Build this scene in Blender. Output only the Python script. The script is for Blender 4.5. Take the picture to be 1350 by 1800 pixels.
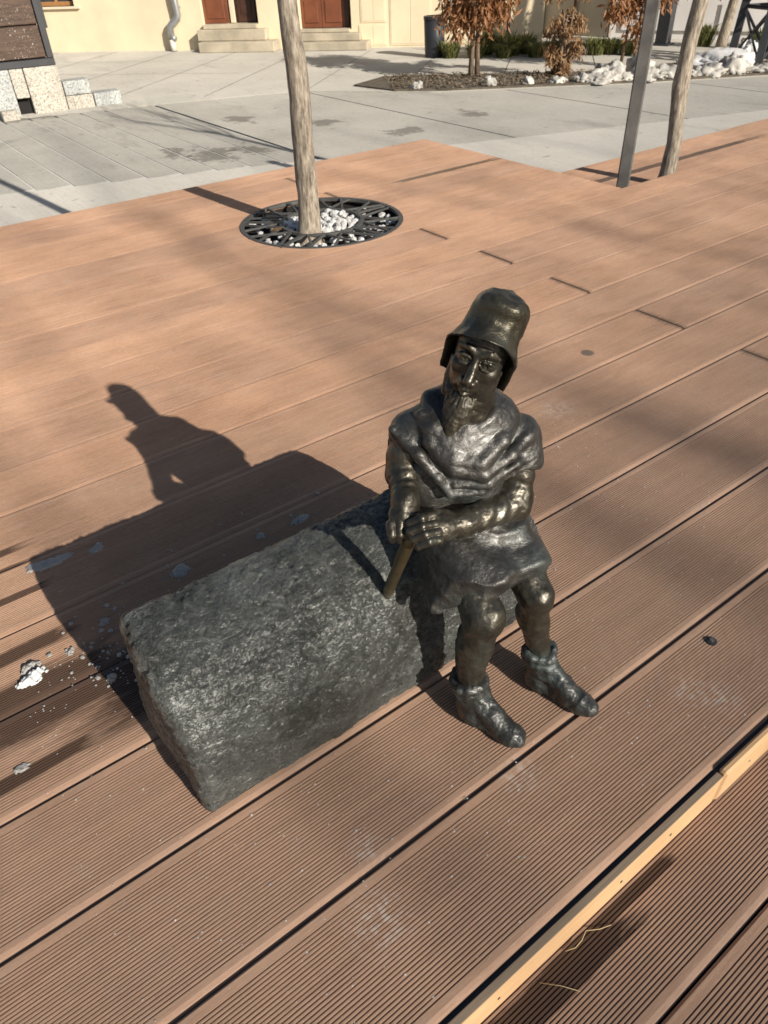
import bpy, bmesh, math, random
import numpy as np
from mathutils import Vector, Matrix, Quaternion
for o in list(bpy.data.objects): bpy.data.objects.remove(o)
S = 0.2                      # metres per deck-board pitch; all layout below is in board pitches
col = bpy.context.scene.collection
sc = bpy.context.scene
R_ = math.radians
# ------------------------------------------------------------------ camera, sky, sun, exposure
F_PX, YAW, PIT, ROL, CAMH = 1255.0, 0.6095, 0.6781, -0.0428, 5.1885
fw = np.array([math.sin(YAW)*math.cos(PIT), math.cos(YAW)*math.cos(PIT), -math.sin(PIT)])
r0 = np.array([math.cos(YAW), -math.sin(YAW), 0]); u0 = np.cross(r0, fw)
rr = r0*math.cos(ROL)+u0*math.sin(ROL); uu = -r0*math.sin(ROL)+u0*math.cos(ROL)
cam = bpy.data.cameras.new('camera'); camo = bpy.data.objects.new('camera', cam); col.objects.link(camo)
camo.matrix_world = Matrix(((rr[0], uu[0], -fw[0], 0), (rr[1], uu[1], -fw[1], 0), (rr[2], uu[2], -fw[2], CAMH*S), (0, 0, 0, 1)))
cam.sensor_fit = 'VERTICAL'; cam.sensor_height = 24; cam.lens = F_PX/1800*24
cam.clip_start = 0.01; cam.clip_end = 2000
cam.dof.use_dof = True; cam.dof.focus_distance = 0.98; cam.dof.aperture_fstop = 12
sc.camera = camo
SUN_T = 0.475                # tangent of the sun's elevation
sun_dir = Vector((-0.105, 1, -SUN_T)).normalized()
w = bpy.data.worlds.new('World'); sc.world = w; w.use_nodes = True
nt = w.node_tree; bg = nt.nodes['Background']; sky = nt.nodes.new('ShaderNodeTexSky')
sky.sky_type = 'NISHITA'; sky.sun_disc = False; sky.sun_elevation = math.atan(SUN_T/1.004)
sky.sun_rotation = math.pi-0.093; sky.air_density = 1.0; sky.dust_density = 1.0
nt.links.new(sky.outputs[0], bg.inputs[0]); bg.inputs[1].default_value = 0.062
sl = bpy.data.lights.new('sun', 'SUN'); sl.energy = 4.8; sl.angle = R_(0.53); sl.color = (1.0, 0.93, 0.83)
so = bpy.data.objects.new('sun', sl); col.objects.link(so); so.rotation_euler = sun_dir.to_track_quat('-Z', 'Y').to_euler(); so.location = (0, -10, 12)
vs = sc.view_settings; vs.view_transform = 'Standard'; vs.look = 'None'; vs.exposure = 0.38; vs.gamma = 1
vs.use_curve_mapping = False

# ------------------------------------------------------------------ helpers
rnd = random.Random(7); rng = np.random.default_rng(11)
POS = {}
def tag(o, label=None, cat=None, group=None, kind=None):
    for k, v in (('label', label), ('category', cat), ('group', group), ('kind', kind)):
        if v: o[k] = v
    return o
def thing(name, loc, label=None, cat=None, group=None, kind=None):
    o = bpy.data.objects.new(name, None); col.objects.link(o); o.empty_display_size = .05
    o.location = Vector(loc)*S; POS[o.name] = np.array(loc, float); return tag(o, label, cat, group, kind)
def link(o, parent=None):
    col.objects.link(o)
    if parent: o.parent = parent
    return o
def raw_mesh(name, V, Fc, mat, smooth=False):
    me = bpy.data.meshes.new(name); V = np.asarray(V, np.float32)*S
    if isinstance(Fc, np.ndarray):
        n = len(Fc); q = Fc.shape[1]
        me.vertices.add(len(V)); me.vertices.foreach_set('co', V.ravel())
        me.loops.add(n*q); me.loops.foreach_set('vertex_index', Fc.ravel().astype(np.int32))
        me.polygons.add(n); me.polygons.foreach_set('loop_start', np.arange(n, dtype=np.int32)*q)
        me.update(calc_edges=True); me.validate()
    else:
        me.from_pydata(V.tolist(), [], Fc); me.update()
    if smooth: me.polygons.foreach_set('use_smooth', [True]*len(me.polygons))
    if mat: me.materials.append(mat)
    return me
def mesh(name, V, Fc, mat, parent=None, smooth=False, origin=None):
    """V in world board pitches; the object's origin goes to its parent's base (or to origin)"""
    V = np.asarray(V, float); base = np.zeros(3)
    if parent is not None: base = POS[parent.name]
    org = base if origin is None else np.asarray(origin, float)
    me = raw_mesh(name, V-org, Fc, mat, smooth); o = bpy.data.objects.new(name, me); link(o, parent)
    o.location = Vector(org-base)*S; POS[o.name] = org
    return o
class MB:
    def __init__(s): s.v = []; s.f = []
    def box(s, c, h, M=None, bev=0):
        c = np.array(c, float); h = np.array(h, float); n = len(s.v)
        b = min(bev, min(h)*.9)
        if b <= 0:
            P = [(x, y, z) for x in (-1, 1) for y in (-1, 1) for z in (-1, 1)]
            V = np.array(P)*h; Fs = [(0, 1, 3, 2), (4, 6, 7, 5), (0, 4, 5, 1), (2, 3, 7, 6), (0, 2, 6, 4), (1, 5, 7, 3)]
        else:
            bm = bmesh.new(); bmesh.ops.create_cube(bm, size=2)
            for v in bm.verts: v.co = Vector((v.co.x*h[0], v.co.y*h[1], v.co.z*h[2]))
            bmesh.ops.bevel(bm, geom=bm.edges[:], offset=b, segments=1, affect='EDGES')
            bm.verts.index_update(); V = np.array([v.co[:] for v in bm.verts]); Fs = [tuple(v.index for v in f.verts) for f in bm.faces]; bm.free()
        if M is not None: V = V@np.array(M).T
        s.v += (V+c).tolist(); s.f += [tuple(i+n for i in f) for f in Fs]; return s
    def tube(s, pts, rad, seg=8, cap=True):
        pts = [np.array(p, float) for p in pts]; n0 = len(s.v)
        rad = [rad]*len(pts) if np.isscalar(rad) else rad
        up = None
        for i, p in enumerate(pts):
            t = pts[min(i+1, len(pts)-1)]-pts[max(i-1, 0)]; t /= np.linalg.norm(t)+1e-9
            if up is None: up = np.cross(t, [.3, .8, .1] if abs(t[1]) < .9 else [1, 0, 0])
            up = up-t*(up@t); up /= np.linalg.norm(up)+1e-9; sd = np.cross(t, up)
            for k in range(seg):
                a = 2*math.pi*k/seg; s.v.append((p+rad[i]*(math.cos(a)*up+math.sin(a)*sd)).tolist())
        for i in range(len(pts)-1):
            for k in range(seg):
                a = n0+i*seg+k; b = n0+i*seg+(k+1) % seg; s.f.append((a, b, b+seg, a+seg))
        if cap:
            s.f.append(tuple(n0+k for k in range(seg))[::-1]); s.f.append(tuple(n0+(len(pts)-1)*seg+k for k in range(seg)))
        return s
    def poly(s, V, Fs):
        n = len(s.v); s.v += [list(map(float, v)) for v in V]; s.f += [tuple(i+n for i in f) for f in Fs]; return s
    def build(s, name, mat, parent=None, smooth=False, origin=None): return mesh(name, s.v, s.f, mat, parent, smooth, origin)
def rotz(a): c, s_ = math.cos(a), math.sin(a); return np.array([[c, -s_, 0], [s_, c, 0], [0, 0, 1]])

TAB = rng.random((48, 48, 48)).astype(np.float32)
def noise(p, f=1.0, seed=0):
    q = np.asarray(p, np.float64)*f+seed*17.31+100; i = np.floor(q).astype(int); t = q-i; t = t*t*(3-2*t); n = 48
    i0 = i % n; i1 = (i+1) % n; x0, y0, z0 = i0.T; x1, y1, z1 = i1.T; tx, ty, tz = t.T
    L = lambda a, b, u: a+(b-a)*u
    return 2*L(L(L(TAB[x0, y0, z0], TAB[x1, y0, z0], tx), L(TAB[x0, y1, z0], TAB[x1, y1, z0], tx), ty),
               L(L(TAB[x0, y0, z1], TAB[x1, y0, z1], tx), L(TAB[x0, y1, z1], TAB[x1, y1, z1], tx), ty), tz)-1
def fbm(p, f, oct=3, seed=0): return sum(noise(p, f*2.1**k, seed+k)*.5**k for k in range(oct))

# ------------------------------------------------------------------ signed distance modelling
def smin(a, b, k):
    h = np.clip(.5+.5*(b-a)/k, 0, 1); return b+(a-b)*h-k*h*(1-h)
class Field:
    def __init__(s, lo, hi, h):
        s.lo = np.array(lo, float); s.h = h; s.n = np.ceil((np.array(hi)-s.lo)/h).astype(int)+1
        s.f = np.full(s.n, 1.0, np.float32); s.ax = [s.lo[i]+h*np.arange(s.n[i]) for i in range(3)]
    def put(s, lo, hi, fn, k=.03, mode='add'):
        pad = k+.06
        a = np.clip(np.floor((np.array(lo)-pad-s.lo)/s.h).astype(int), 0, s.n); b = np.clip(np.ceil((np.array(hi)+pad-s.lo)/s.h).astype(int)+1, 0, s.n)
        if (b <= a).any(): return s
        X = s.ax[0][a[0]:b[0], None, None]; Y = s.ax[1][None, a[1]:b[1], None]; Z = s.ax[2][None, None, a[2]:b[2]]
        d = fn(X, Y, Z).astype(np.float32); sl_ = tuple(slice(a[i], b[i]) for i in range(3))
        if mode == 'add': s.f[sl_] = smin(s.f[sl_], d, k)
        elif mode == 'sub': s.f[sl_] = -smin(-s.f[sl_], d, k)
        elif mode == 'and': s.f[sl_] = -smin(-s.f[sl_], -d, k)
        return s
    def cone(s, a, b, ra, rb, k=.03, mode='add', wr=None):
        a = np.array(a, float); b = np.array(b, float); ab = b-a; L2 = ab@ab; m = max(ra, rb)
        def fn(X, Y, Z):
            t = np.clip(((X-a[0])*ab[0]+(Y-a[1])*ab[1]+(Z-a[2])*ab[2])/L2, 0, 1)
            r = ra+(rb-ra)*t
            if wr: r = r+wr[0]*np.sin(t*wr[1]+6*(X*1.3+Z*1.7)+2.5*np.sin(9*Z+7*X))*np.sin(np.pi*np.clip(t, .02, .98))
            return np.sqrt((X-a[0]-t*ab[0])**2+(Y-a[1]-t*ab[1])**2+(Z-a[2]-t*ab[2])**2)-r
        return s.put(np.minimum(a, b)-m, np.maximum(a, b)+m, fn, k, mode)
    def chain(s, pts, rad, k=.03, mode='add'):
        rad = [rad]*len(pts) if np.isscalar(rad) else rad
        for i in range(len(pts)-1): s.cone(pts[i], pts[i+1], rad[i], rad[i+1], k, mode)
        return s
    def ell(s, c, r, A=None, k=.03, mode='add'):
        c = np.array(c, float); A = np.eye(3) if A is None else np.array(A); m = max(r)
        def fn(X, Y, Z):
            q = [((X-c[0])*A[i][0]+(Y-c[1])*A[i][1]+(Z-c[2])*A[i][2]) for i in range(3)]
            k0 = np.sqrt(sum((q[i]/r[i])**2 for i in range(3)))+1e-6; k1 = np.sqrt(sum((q[i]/r[i]**2)**2 for i in range(3)))+1e-6
            return k0*(k0-1)/k1
        return s.put(c-m, c+m, fn, k, mode)
    def nets(s):
        f = s.f; n = s.n; sg = f < 0
        cnt = np.zeros(n-1, np.int8); offs = [(i, j, k) for i in (0, 1) for j in (0, 1) for k in (0, 1)]
        for i, j, k in offs: cnt += sg[i:n[0]-1+i, j:n[1]-1+j, k:n[2]-1+k]
        I = np.argwhere((cnt > 0) & (cnt < 8)); idx = np.full(n-1, -1, np.int32); idx[tuple(I.T)] = np.arange(len(I))
        val = {o: f[I[:, 0]+o[0], I[:, 1]+o[1], I[:, 2]+o[2]] for o in offs}
        acc = np.zeros((len(I), 3)); num = np.zeros(len(I))
        for o in offs:
            for d in range(3):
                if o[d] == 0:
                    p = list(o); p[d] = 1; p = tuple(p); va, vb = val[o], val[p]; m = (va < 0) != (vb < 0)
                    t = np.where(m, va/(va-vb+1e-12), 0); pt = np.tile(np.array(o, float), (len(I), 1)); pt[:, d] += t
                    acc[m] += pt[m]; num[m] += 1
        V = s.lo+s.h*(I+acc/num[:, None]); Q = []
        for d in range(3):
            e, g = (d+1) % 3, (d+2) % 3
            lo_ = [slice(None)]*3; hi_ = [slice(None)]*3; lo_[d] = slice(0, -1); hi_[d] = slice(1, None)
            ch = sg[tuple(lo_)] != sg[tuple(hi_)]; E = np.argwhere(ch); ok = (E[:, e] > 0) & (E[:, g] > 0) & (E[:, e] < n[e]-1) & (E[:, g] < n[g]-1); E = E[ok]
            c = [E.copy() for _ in range(4)]; c[1][:, e] -= 1; c[2][:, e] -= 1; c[2][:, g] -= 1; c[3][:, g] -= 1
            q = np.stack([idx[tuple(x.T)] for x in c], 1); fl = ~sg[tuple(E.T)]; q[fl] = q[fl][:, ::-1]; Q.append(q)
        Q = np.concatenate(Q); Q = Q[(Q >= 0).all(1)]
        return V, Q
def vnormals(V, Q):
    a = V[Q[:, 2]]-V[Q[:, 0]]; b = V[Q[:, 3]]-V[Q[:, 1]]; nn = np.cross(a, b); N = np.zeros_like(V)
    for i in range(4): np.add.at(N, Q[:, i], nn)
    return N/(np.linalg.norm(N, axis=1, keepdims=True)+1e-12)
def relax(V, Q, it=1, w_=.5):
    for _ in range(it):
        A = np.zeros_like(V); c = np.zeros(len(V))
        for i in range(4):
            for j in (1, 3): np.add.at(A, Q[:, i], V[Q[:, (i+j) % 4]]); np.add.at(c, Q[:, i], 1)
        V = V*(1-w_)+w_*A/np.maximum(c, 1)[:, None]
    return V

# ------------------------------------------------------------------ materials
class NT:
    def __init__(s, name):
        s.m = bpy.data.materials.new(name); s.m.use_nodes = True; s.t = s.m.node_tree; s.b = s.t.nodes['Principled BSDF']; s.out = s.t.nodes['Material Output']
        s.geo = s.t.nodes.new('ShaderNodeNewGeometry'); s.tc = s.t.nodes.new('ShaderNodeTexCoord')
    def n(s, ty, **kw):
        x = s.t.nodes.new('ShaderNode'+ty)
        for k, v in kw.items():
            if k in x.inputs: s.set(x, k, v)
            else: setattr(x, k, v)
        return x
    def set(s, node, key, v):
        i = node.inputs[key]
        if hasattr(v, 'is_linked') or isinstance(v, bpy.types.NodeSocket): s.t.links.new(v, i)
        else: i.default_value = v
    def mp(s, scale=(1, 1, 1), world=True, rot=(0, 0, 0)):
        m = s.t.nodes.new('ShaderNodeMapping'); s.t.links.new(s.geo.outputs['Position'] if world else s.tc.outputs['Object'], m.inputs[0])
        m.inputs['Scale'].default_value = scale; m.inputs['Rotation'].default_value = rot; return m.outputs[0]
    def noise(s, vec, scale, detail=4, rough=.55, dist=0):
        x = s.n('TexNoise', Scale=scale, Detail=detail, Roughness=rough, Distortion=dist); s.t.links.new(vec, x.inputs['Vector']); return x.outputs['Fac']
    def vor(s, vec, scale, feat='F1', out='Distance'):
        x = s.n('TexVoronoi', Scale=scale); x.feature = feat; s.t.links.new(vec, x.inputs['Vector']); return x.outputs[out]
    def ramp(s, fac, *st):
        x = s.n('ValToRGB'); s.t.links.new(fac, x.inputs[0]); e = x.color_ramp.elements
        while len(e) < len(st): e.new(.5)
        for el, (p, c) in zip(e, st):
            el.position = p; el.color = (c, c, c, 1) if np.isscalar(c) else (*c, 1)
        return x.outputs[0]
    def mix(s, fac, a, b, bl='MIX'):
        x = s.n('MixRGB', blend_type=bl)
        for i, v in ((0, fac), (1, a), (2, b)):
            if isinstance(v, bpy.types.NodeSocket): s.t.links.new(v, x.inputs[i])
            else: x.inputs[i].default_value = v if i == 0 else ((v, v, v, 1) if np.isscalar(v) else (*v, 1))
        return x.outputs[0]
    def math(s, op, a, b=0.0, c=0.0):
        x = s.n('Math', operation=op)
        for i, v in enumerate((a, b, c)):
            if isinstance(v, bpy.types.NodeSocket): s.t.links.new(v, x.inputs[i])
            else: x.inputs[i].default_value = v
        return x.outputs[0]
    def xyz(s):
        x = s.n('SeparateXYZ'); s.t.links.new(s.geo.outputs['Position'], x.inputs[0]); return [s.math('DIVIDE', o, S) for o in x.outputs]
    def bump(s, h, dist=.002, strength=1.0, prev=None):
        x = s.n('Bump', Distance=dist, Strength=strength); s.t.links.new(h, x.inputs['Height'])
        if prev is not None: s.t.links.new(prev, x.inputs['Normal'])
        return x.outputs[0]
    def fin(s, color=None, rough=None, metal=None, normal=None, **kw):
        for k, v in (('Base Color', color), ('Roughness', rough), ('Metallic', metal), ('Normal', normal)):
            if v is None: continue
            if isinstance(v, bpy.types.NodeSocket): s.t.links.new(v, s.b.inputs[k])
            else: s.b.inputs[k].default_value = (*v, 1) if (k == 'Base Color') else v
        for k, v in kw.items():
            k = k.replace('_', ' ')
            if k in s.b.inputs: s.set(s.b, k, v)
        return s.m
def simple(name, c, rough=.7, var=.25, scale=6, metal=0, bumpd=.001, bscale=60):
    m = NT(name); v = m.mp(world=True); n1 = m.noise(v, scale, 5); n2 = m.noise(v, bscale, 4)
    dk = tuple(x*(1-var) for x in c); lt = tuple(min(1, x*(1+var)) for x in c)
    return m.fin(m.ramp(n1, (.3, dk), (.7, lt)), rough, metal, m.bump(n2, bumpd))

def mat_deck():
    m = NT('decking'); X, Y, Z = m.xyz(); oi = m.n('ObjectInfo')
    gr = m.noise(m.mp((1.2, 60, 10)), 4, 6, .65)
    blo = m.noise(m.mp((1, 1.6, 1)), 2.3, 5, .6); fine = m.noise(m.mp((3, 30, 3)), 22, 5, .7)
    c = m.ramp(m.math('ADD', m.math('MULTIPLY', gr, .55), m.math('MULTIPLY', blo, .45)), (.36, (.32, .188, .116)), (.5, (.415, .252, .163)), (.66, (.50, .32, .214)))
    c = m.mix(.55, c, m.ramp(fine, (.3, .62), (.7, 1.3)), 'MULTIPLY')
    smu = m.noise(m.mp((.7, 3.2, 1)), 7, 6, .65, .6); c = m.mix(.5, c, m.ramp(smu, (.32, .75), (.5, 1.0), (.7, 1.15)), 'MULTIPLY')
    tint = m.ramp(oi.outputs['Random'], (0, (.89, .89, .91)), (.5, (1, .99, .98)), (1, (1.08, 1.05, 1.02)))
    c = m.mix(1, c, tint, 'MULTIPLY')
    # trodden-in pale dust and grey scuffs on the ridges
    dustn = m.noise(m.mp((1, 1, 1)), 260, 2, .5); dz = m.noise(m.mp((1, 1, 1)), 9, 4, .6)
    dm = m.math('MULTIPLY', m.ramp(dustn, (.66, 0), (.72, 1)), m.ramp(dz, (.42, .1), (.66, 1)))
    c = m.mix(m.math('MULTIPLY', dm, .6), c, (.62, .52, .43))
    scf = m.math('MULTIPLY', m.ramp(m.noise(m.mp((1, 2, 1)), 14, 5, .65), (.55, 0), (.75, 1)), .35)
    c = m.mix(scf, c, (.36, .29, .24))
    tr = m.math('MINIMUM', m.math('MAXIMUM', m.math('DIVIDE', m.math('SUBTRACT', m.math('MULTIPLY_ADD', blo, 5, 6.5), Y), 6), 0), 1)
    c = m.mix(m.math('MULTIPLY', tr, .30), c, (.33, .24, .18))           # greyed by trampling in front
    # mouldy dark streaks at the butt joints (every second row)
    par = m.math('MODULO', m.math('FLOOR', m.math('ADD', Y, 96.947)), 2)   # odd rows -> 1
    st = m.noise(m.mp((1, 30, 1)), 12, 4, .6)
    j = m.math('ABSOLUTE', m.math('SUBTRACT', X, 10.42)); jm = m.math('SUBTRACT', 1, m.math('DIVIDE', j, m.math('MULTIPLY_ADD', st, .5, -.13)))
    jm = m.math('MULTIPLY', m.math('MINIMUM', m.math('MAXIMUM', jm, 0), 1), par)
    c = m.mix(m.math('MULTIPLY', jm, .75), c, (.03, .022, .018))
    # wet patches: melt water behind the block, by the ice, along the step, streaks on the left; also shadow stripes painted on the far decks
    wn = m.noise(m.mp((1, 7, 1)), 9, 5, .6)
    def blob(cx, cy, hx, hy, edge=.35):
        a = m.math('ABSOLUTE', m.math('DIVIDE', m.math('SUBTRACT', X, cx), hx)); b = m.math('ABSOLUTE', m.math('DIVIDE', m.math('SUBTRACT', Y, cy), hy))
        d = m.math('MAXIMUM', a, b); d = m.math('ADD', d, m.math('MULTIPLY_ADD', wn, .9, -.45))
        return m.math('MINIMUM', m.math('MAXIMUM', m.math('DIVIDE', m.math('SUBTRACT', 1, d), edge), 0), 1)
    wet = None  # mask of wet boards plus the painted shadow stripes
    for a in [(1.8, 4.75, 2.2, .52), (-.2, 5.05, .75, .42), (-.3, 5.75, .55, .12), (-.5, 7.35, .8, .07), (-.4, 7.05, .7, .05), (-.5, 4.38, .6, .09), (-.2, 6.55, .5, .06), (1.5, .83, 1.2, .12, .2), (2.6, .90, .6, .05, .2), (14.3, 16.5, 2.0, .13, .2), (23, 15.1, 5, .16, .2)]:  # wet boards; the last two entries are cast shadows painted as dark colour
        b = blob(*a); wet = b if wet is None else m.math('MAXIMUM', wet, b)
    c = m.mix(m.math('MULTIPLY', wet, .86), c, (.045, .026, .018))  # darkens wet boards and paints the far shadow stripes
    # black rubbery ring mark
    dx = m.math('SUBTRACT', X, 8.54); dy = m.math('SUBTRACT', Y, 6.48); d2 = m.math('SQRT', m.math('ADD', m.math('MULTIPLY', dx, dx), m.math('MULTIPLY', dy, dy)))
    sp = m.ramp(m.math('ADD', d2, m.math('MULTIPLY_ADD', fine, .04, -.02)), (.085, 1), (.12, 0)); c = m.mix(m.math('MULTIPLY', sp, .75), c, (.05, .05, .05))
    # pale scuffs on the front boards
    for cx, cy, r in [(4.28, 1.62, .2), (4.45, 1.42, .22), (2.55, 1.93, .22), (1.25, 2.2, .16), (1.05, 1.75, .3), (6.9, 5.6, .35)]:
        dx = m.math('SUBTRACT', X, cx); dy = m.math('SUBTRACT', Y, cy); d2 = m.math('SQRT', m.math('ADD', m.math('MULTIPLY', dx, dx), m.math('MULTIPLY', dy, dy)))
        msk = m.math('MULTIPLY', m.ramp(m.math('DIVIDE', d2, r), (.2, 1), (1, 0)), m.ramp(m.noise(m.mp((1, 1, 1)), 70, 4, .7), (.45, 0), (.62, 1)))
        c = m.mix(m.math('MULTIPLY', msk, .55), c, (.55, .50, .44))
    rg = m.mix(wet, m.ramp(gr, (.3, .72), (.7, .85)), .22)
    h = m.math('ADD', m.math('MULTIPLY', gr, .6), m.math('MULTIPLY', dustn, .4))
    return m.fin(c, rg, 0, m.bump(h, .0009, .8), Specular_IOR_Level=.35, Diffuse_Roughness=.6, Sheen_Weight=.04, Sheen_Roughness=.5, Sheen_Tint=(1, .86, .74, 1))

def mat_bronze(name, base_dk, base_lt, metal=.8, rough=.36, patina=.5, bscale=180, bd=.0012, bm=1.7):
    m = NT(name); v = m.mp(); n1 = m.noise(v, 14, 6, .6); n2 = m.noise(v, bscale, 6, .7); n3 = m.noise(v, 45, 5, .6, .4); n4 = m.noise(v, 85, 3, .5, .8)
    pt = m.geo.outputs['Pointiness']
    c = m.ramp(n1, (.3, base_dk), (.72, base_lt))
    c = m.mix(.6, c, m.ramp(n3, (.32, .55), (.68, 1.35)), 'MULTIPLY')
    worn = m.ramp(pt, (.505, 0), (.57, 1)); c = m.mix(m.math('MULTIPLY', worn, .4), c, tuple(x*1.7 for x in base_lt))
    pm = m.math('MULTIPLY', m.ramp(m.noise(v, 9, 5, .65), (.5, 0), (.68, 1)), patina)
    cav = m.ramp(pt, (.43, 1), (.5, 0)); pm2 = m.math('MAXIMUM', pm, m.math('MULTIPLY', m.math('MULTIPLY', cav, m.ramp(n1, (.4, .1), (.62, 1))), patina))
    c = m.mix(pm2, c, (.065, .095, .095))
    c = m.mix(m.math('MULTIPLY', m.ramp(pt, (.40, 1), (.485, 0)), .6), c, (.012, .012, .011))  # concave creases painted darker, deepening their shade for contrast
    mt = m.mix(pm2, metal, .2); rg = m.math('ADD', m.mix(pm2, rough, .62), m.math('MULTIPLY_ADD', n4, .45, -.2))
    tool = m.noise(m.mp((1, .25, 2.2), rot=(.5, .3, .7)), 110, 4, .6, 1.2)
    h = m.math('ADD', m.math('MULTIPLY', n2, .22), m.math('ADD', m.math('MULTIPLY', n3, .7), m.math('ADD', m.math('MULTIPLY', n4, .45), m.math('MULTIPLY', tool, .5))))
    return m.fin(c, rg, mt, m.bump(h, bd*bm, .9), Specular_IOR_Level=.5, Coat_Weight=m.math('SUBTRACT', .3, m.math('MULTIPLY', pm2, .25)), Coat_Roughness=m.math('MULTIPLY_ADD', n4, .3, .18))
def mat_block():
    m = NT('block_bronze'); v = m.mp(); n1 = m.noise(v, 7, 6, .62); n2 = m.noise(v, 120, 6, .7); n3 = m.noise(v, 42, 5, .6, .6)
    vo = m.vor(m.mix(.06, v, m.n('TexNoise', Scale=50).outputs['Color']), 75, 'DISTANCE_TO_EDGE')
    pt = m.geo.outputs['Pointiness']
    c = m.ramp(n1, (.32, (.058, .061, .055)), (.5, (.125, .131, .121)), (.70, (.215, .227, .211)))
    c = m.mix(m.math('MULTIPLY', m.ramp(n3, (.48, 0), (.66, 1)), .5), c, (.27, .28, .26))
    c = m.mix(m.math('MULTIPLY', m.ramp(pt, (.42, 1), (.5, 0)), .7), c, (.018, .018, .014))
    c = m.mix(m.math('MULTIPLY', m.ramp(m.noise(v, 5, 5), (.58, 0), (.7, 1)), .5), c, (.05, .042, .03))
    crk = m.ramp(m.vor(m.mix(.08, v, m.n('TexNoise', Scale=30).outputs['Color']), 34, 'DISTANCE_TO_EDGE'), (0, 0), (.05, 1))
    c = m.mix(m.math('MULTIPLY', m.math('SUBTRACT', 1, crk), m.ramp(n1, (.45, 0), (.6, .7))), c, (.012, .012, .010))
    h = m.math('ADD', m.math('MULTIPLY', n2, .8), m.math('ADD', m.math('MULTIPLY', n3, .9), m.math('ADD', m.math('MULTIPLY', crk, .25), m.math('MULTIPLY', m.ramp(vo, (0, 0), (.12, 1)), .3))))
    return m.fin(c, m.math('MULTIPLY_ADD', n2, .4, .27), .72, m.bump(h, .0026, 1.0), Specular_IOR_Level=.6, Coat_Weight=.12, Coat_Roughness=.3)
STAINS = [(15.2, 34.5, 1.5, 2.6), (17.0, 34.0, 1.2, 2.0), (14.0, 36, 1.0, 1.5), (11.5, 51, 2.5, .8), (23, 37, 1.2, 1.6), (30, 33, .8, 1.5), (24.5, 32, 1.6, 1.0), (20, 41, 1.0, 2)]
def mat_concrete(name, lo, hi, dark=.35, stains=()):
    m = NT(name); v = m.mp(); n1 = m.noise(v, .8, 6, .6); n2 = m.noise(v, 30, 5, .65); n3 = m.noise(m.mp((1, .35, 1), rot=(0, 0, .5)), 1.6, 6, .7)
    c = m.ramp(m.math('ADD', m.math('MULTIPLY', n1, .6), m.math('MULTIPLY', n2, .4)), (.35, lo), (.65, hi))
    c = m.mix(m.math('MULTIPLY', m.ramp(n3, (.58, 0), (.72, 1)), dark), c, (.10, .095, .085))
    c = m.mix(m.math('MULTIPLY', m.ramp(m.noise(v, 7, 5, .7), (.64, 0), (.68, 1)), .55), c, (.09, .08, .07))
    X, Y, Z = m.xyz(); sn = m.noise(v, 5, 6, .7)
    for cx, cy, rx, ry in stains:
        a = m.math('DIVIDE', m.math('SUBTRACT', X, cx), rx); b = m.math('DIVIDE', m.math('SUBTRACT', Y, cy), ry); d = m.math('SQRT', m.math('ADD', m.math('MULTIPLY', a, a), m.math('MULTIPLY', b, b)))
        c = m.mix(m.math('MULTIPLY', m.ramp(m.math('ADD', d, m.math('MULTIPLY_ADD', sn, 3.2, -1.6)), (.45, 1), (.75, 0)), .65), c, (.085, .075, .06))
    br = m.noise(m.mp((8, .5, 1)), 6, 4, .6); c = m.mix(.35, c, m.ramp(br, (.3, .78), (.7, 1.15)), 'MULTIPLY')
    return m.fin(c, .85, 0, m.bump(n2, .003), Diffuse_Roughness=.5)
M = {}
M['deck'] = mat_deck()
M['bronze'] = mat_bronze('bronze_skin', (.045, .039, .028), (.098, .086, .063), .75, .38, .3, bm=1.0)
M['cloth'] = mat_bronze('bronze_cloth', (.046, .043, .038), (.088, .084, .076), .68, .43, .5, 150, .0014)
M['hat'] = mat_bronze('bronze_hat', (.055, .049, .033), (.108, .096, .066), .8, .36, .15, 120, .0012)
M['boot'] = mat_bronze('bronze_boot', (.034, .036, .033), (.068, .070, .064), .55, .44, .7, 120, .0018)
M['beard'] = mat_bronze('bronze_beard', (.042, .036, .025), (.088, .076, .053), .6, .52, .15, 160, .001)
M['stick'] = mat_bronze('bronze_stick', (.075, .058, .027), (.12, .095, .048), .7, .42, .1, 90, .0006)
M['block'] = mat_block()
M['street'] = mat_concrete('street_concrete', (.30, .283, .245), (.43, .405, .355), .35, STAINS)
M['band'] = mat_concrete('pale_concrete', (.41, .388, .34), (.52, .49, .435), .3)
M['paver'] = mat_concrete('paver_concrete', (.28, .264, .23), (.39, .37, .325), .6, STAINS)
M['mortar'] = mat_concrete('mortar', (.42, .41, .38), (.54, .52, .48), .1)
M['walk'] = mat_concrete('sidewalk_concrete', (.36, .34, .295), (.49, .46, .40), .4)
M['joint'] = simple('joint_filler', (.07, .07, .068), .9)
M['dark'] = simple('dark_void', (.015, .013, .012), .95)
M['plaster'] = simple('cream_plaster', (.76, .64, .44), .9, .08, 1.6, 0, .002, 40)
M['white'] = simple('white_plaster', (.74, .71, .68), .9, .08, 1.0)
M['grey'] = simple('grey_plaster', (.42, .38, .31), .9, .08, 1.0)
M['step'] = simple('step_stone', (.45, .39, .29), .85, .25, 3)
M['door'] = simple('door_wood', (.19, .062, .028), .5, .2, 5)
M['doordark'] = simple('door_inner', (.06, .025, .014), .5)
M['glass'] = simple('pane_glass', (.05, .06, .07), .08, .3, 2)
M['frame'] = simple('window_wood', (.42, .20, .07), .55, .15)
M['sill'] = simple('sill_plaster', (.72, .62, .46), .8, .06)
M['zinc'] = simple('zinc_pipe', (.42, .43, .43), .42, .15, 5, .7)
M['plastic'] = simple('pale_pipe', (.62, .57, .5), .6)
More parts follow.
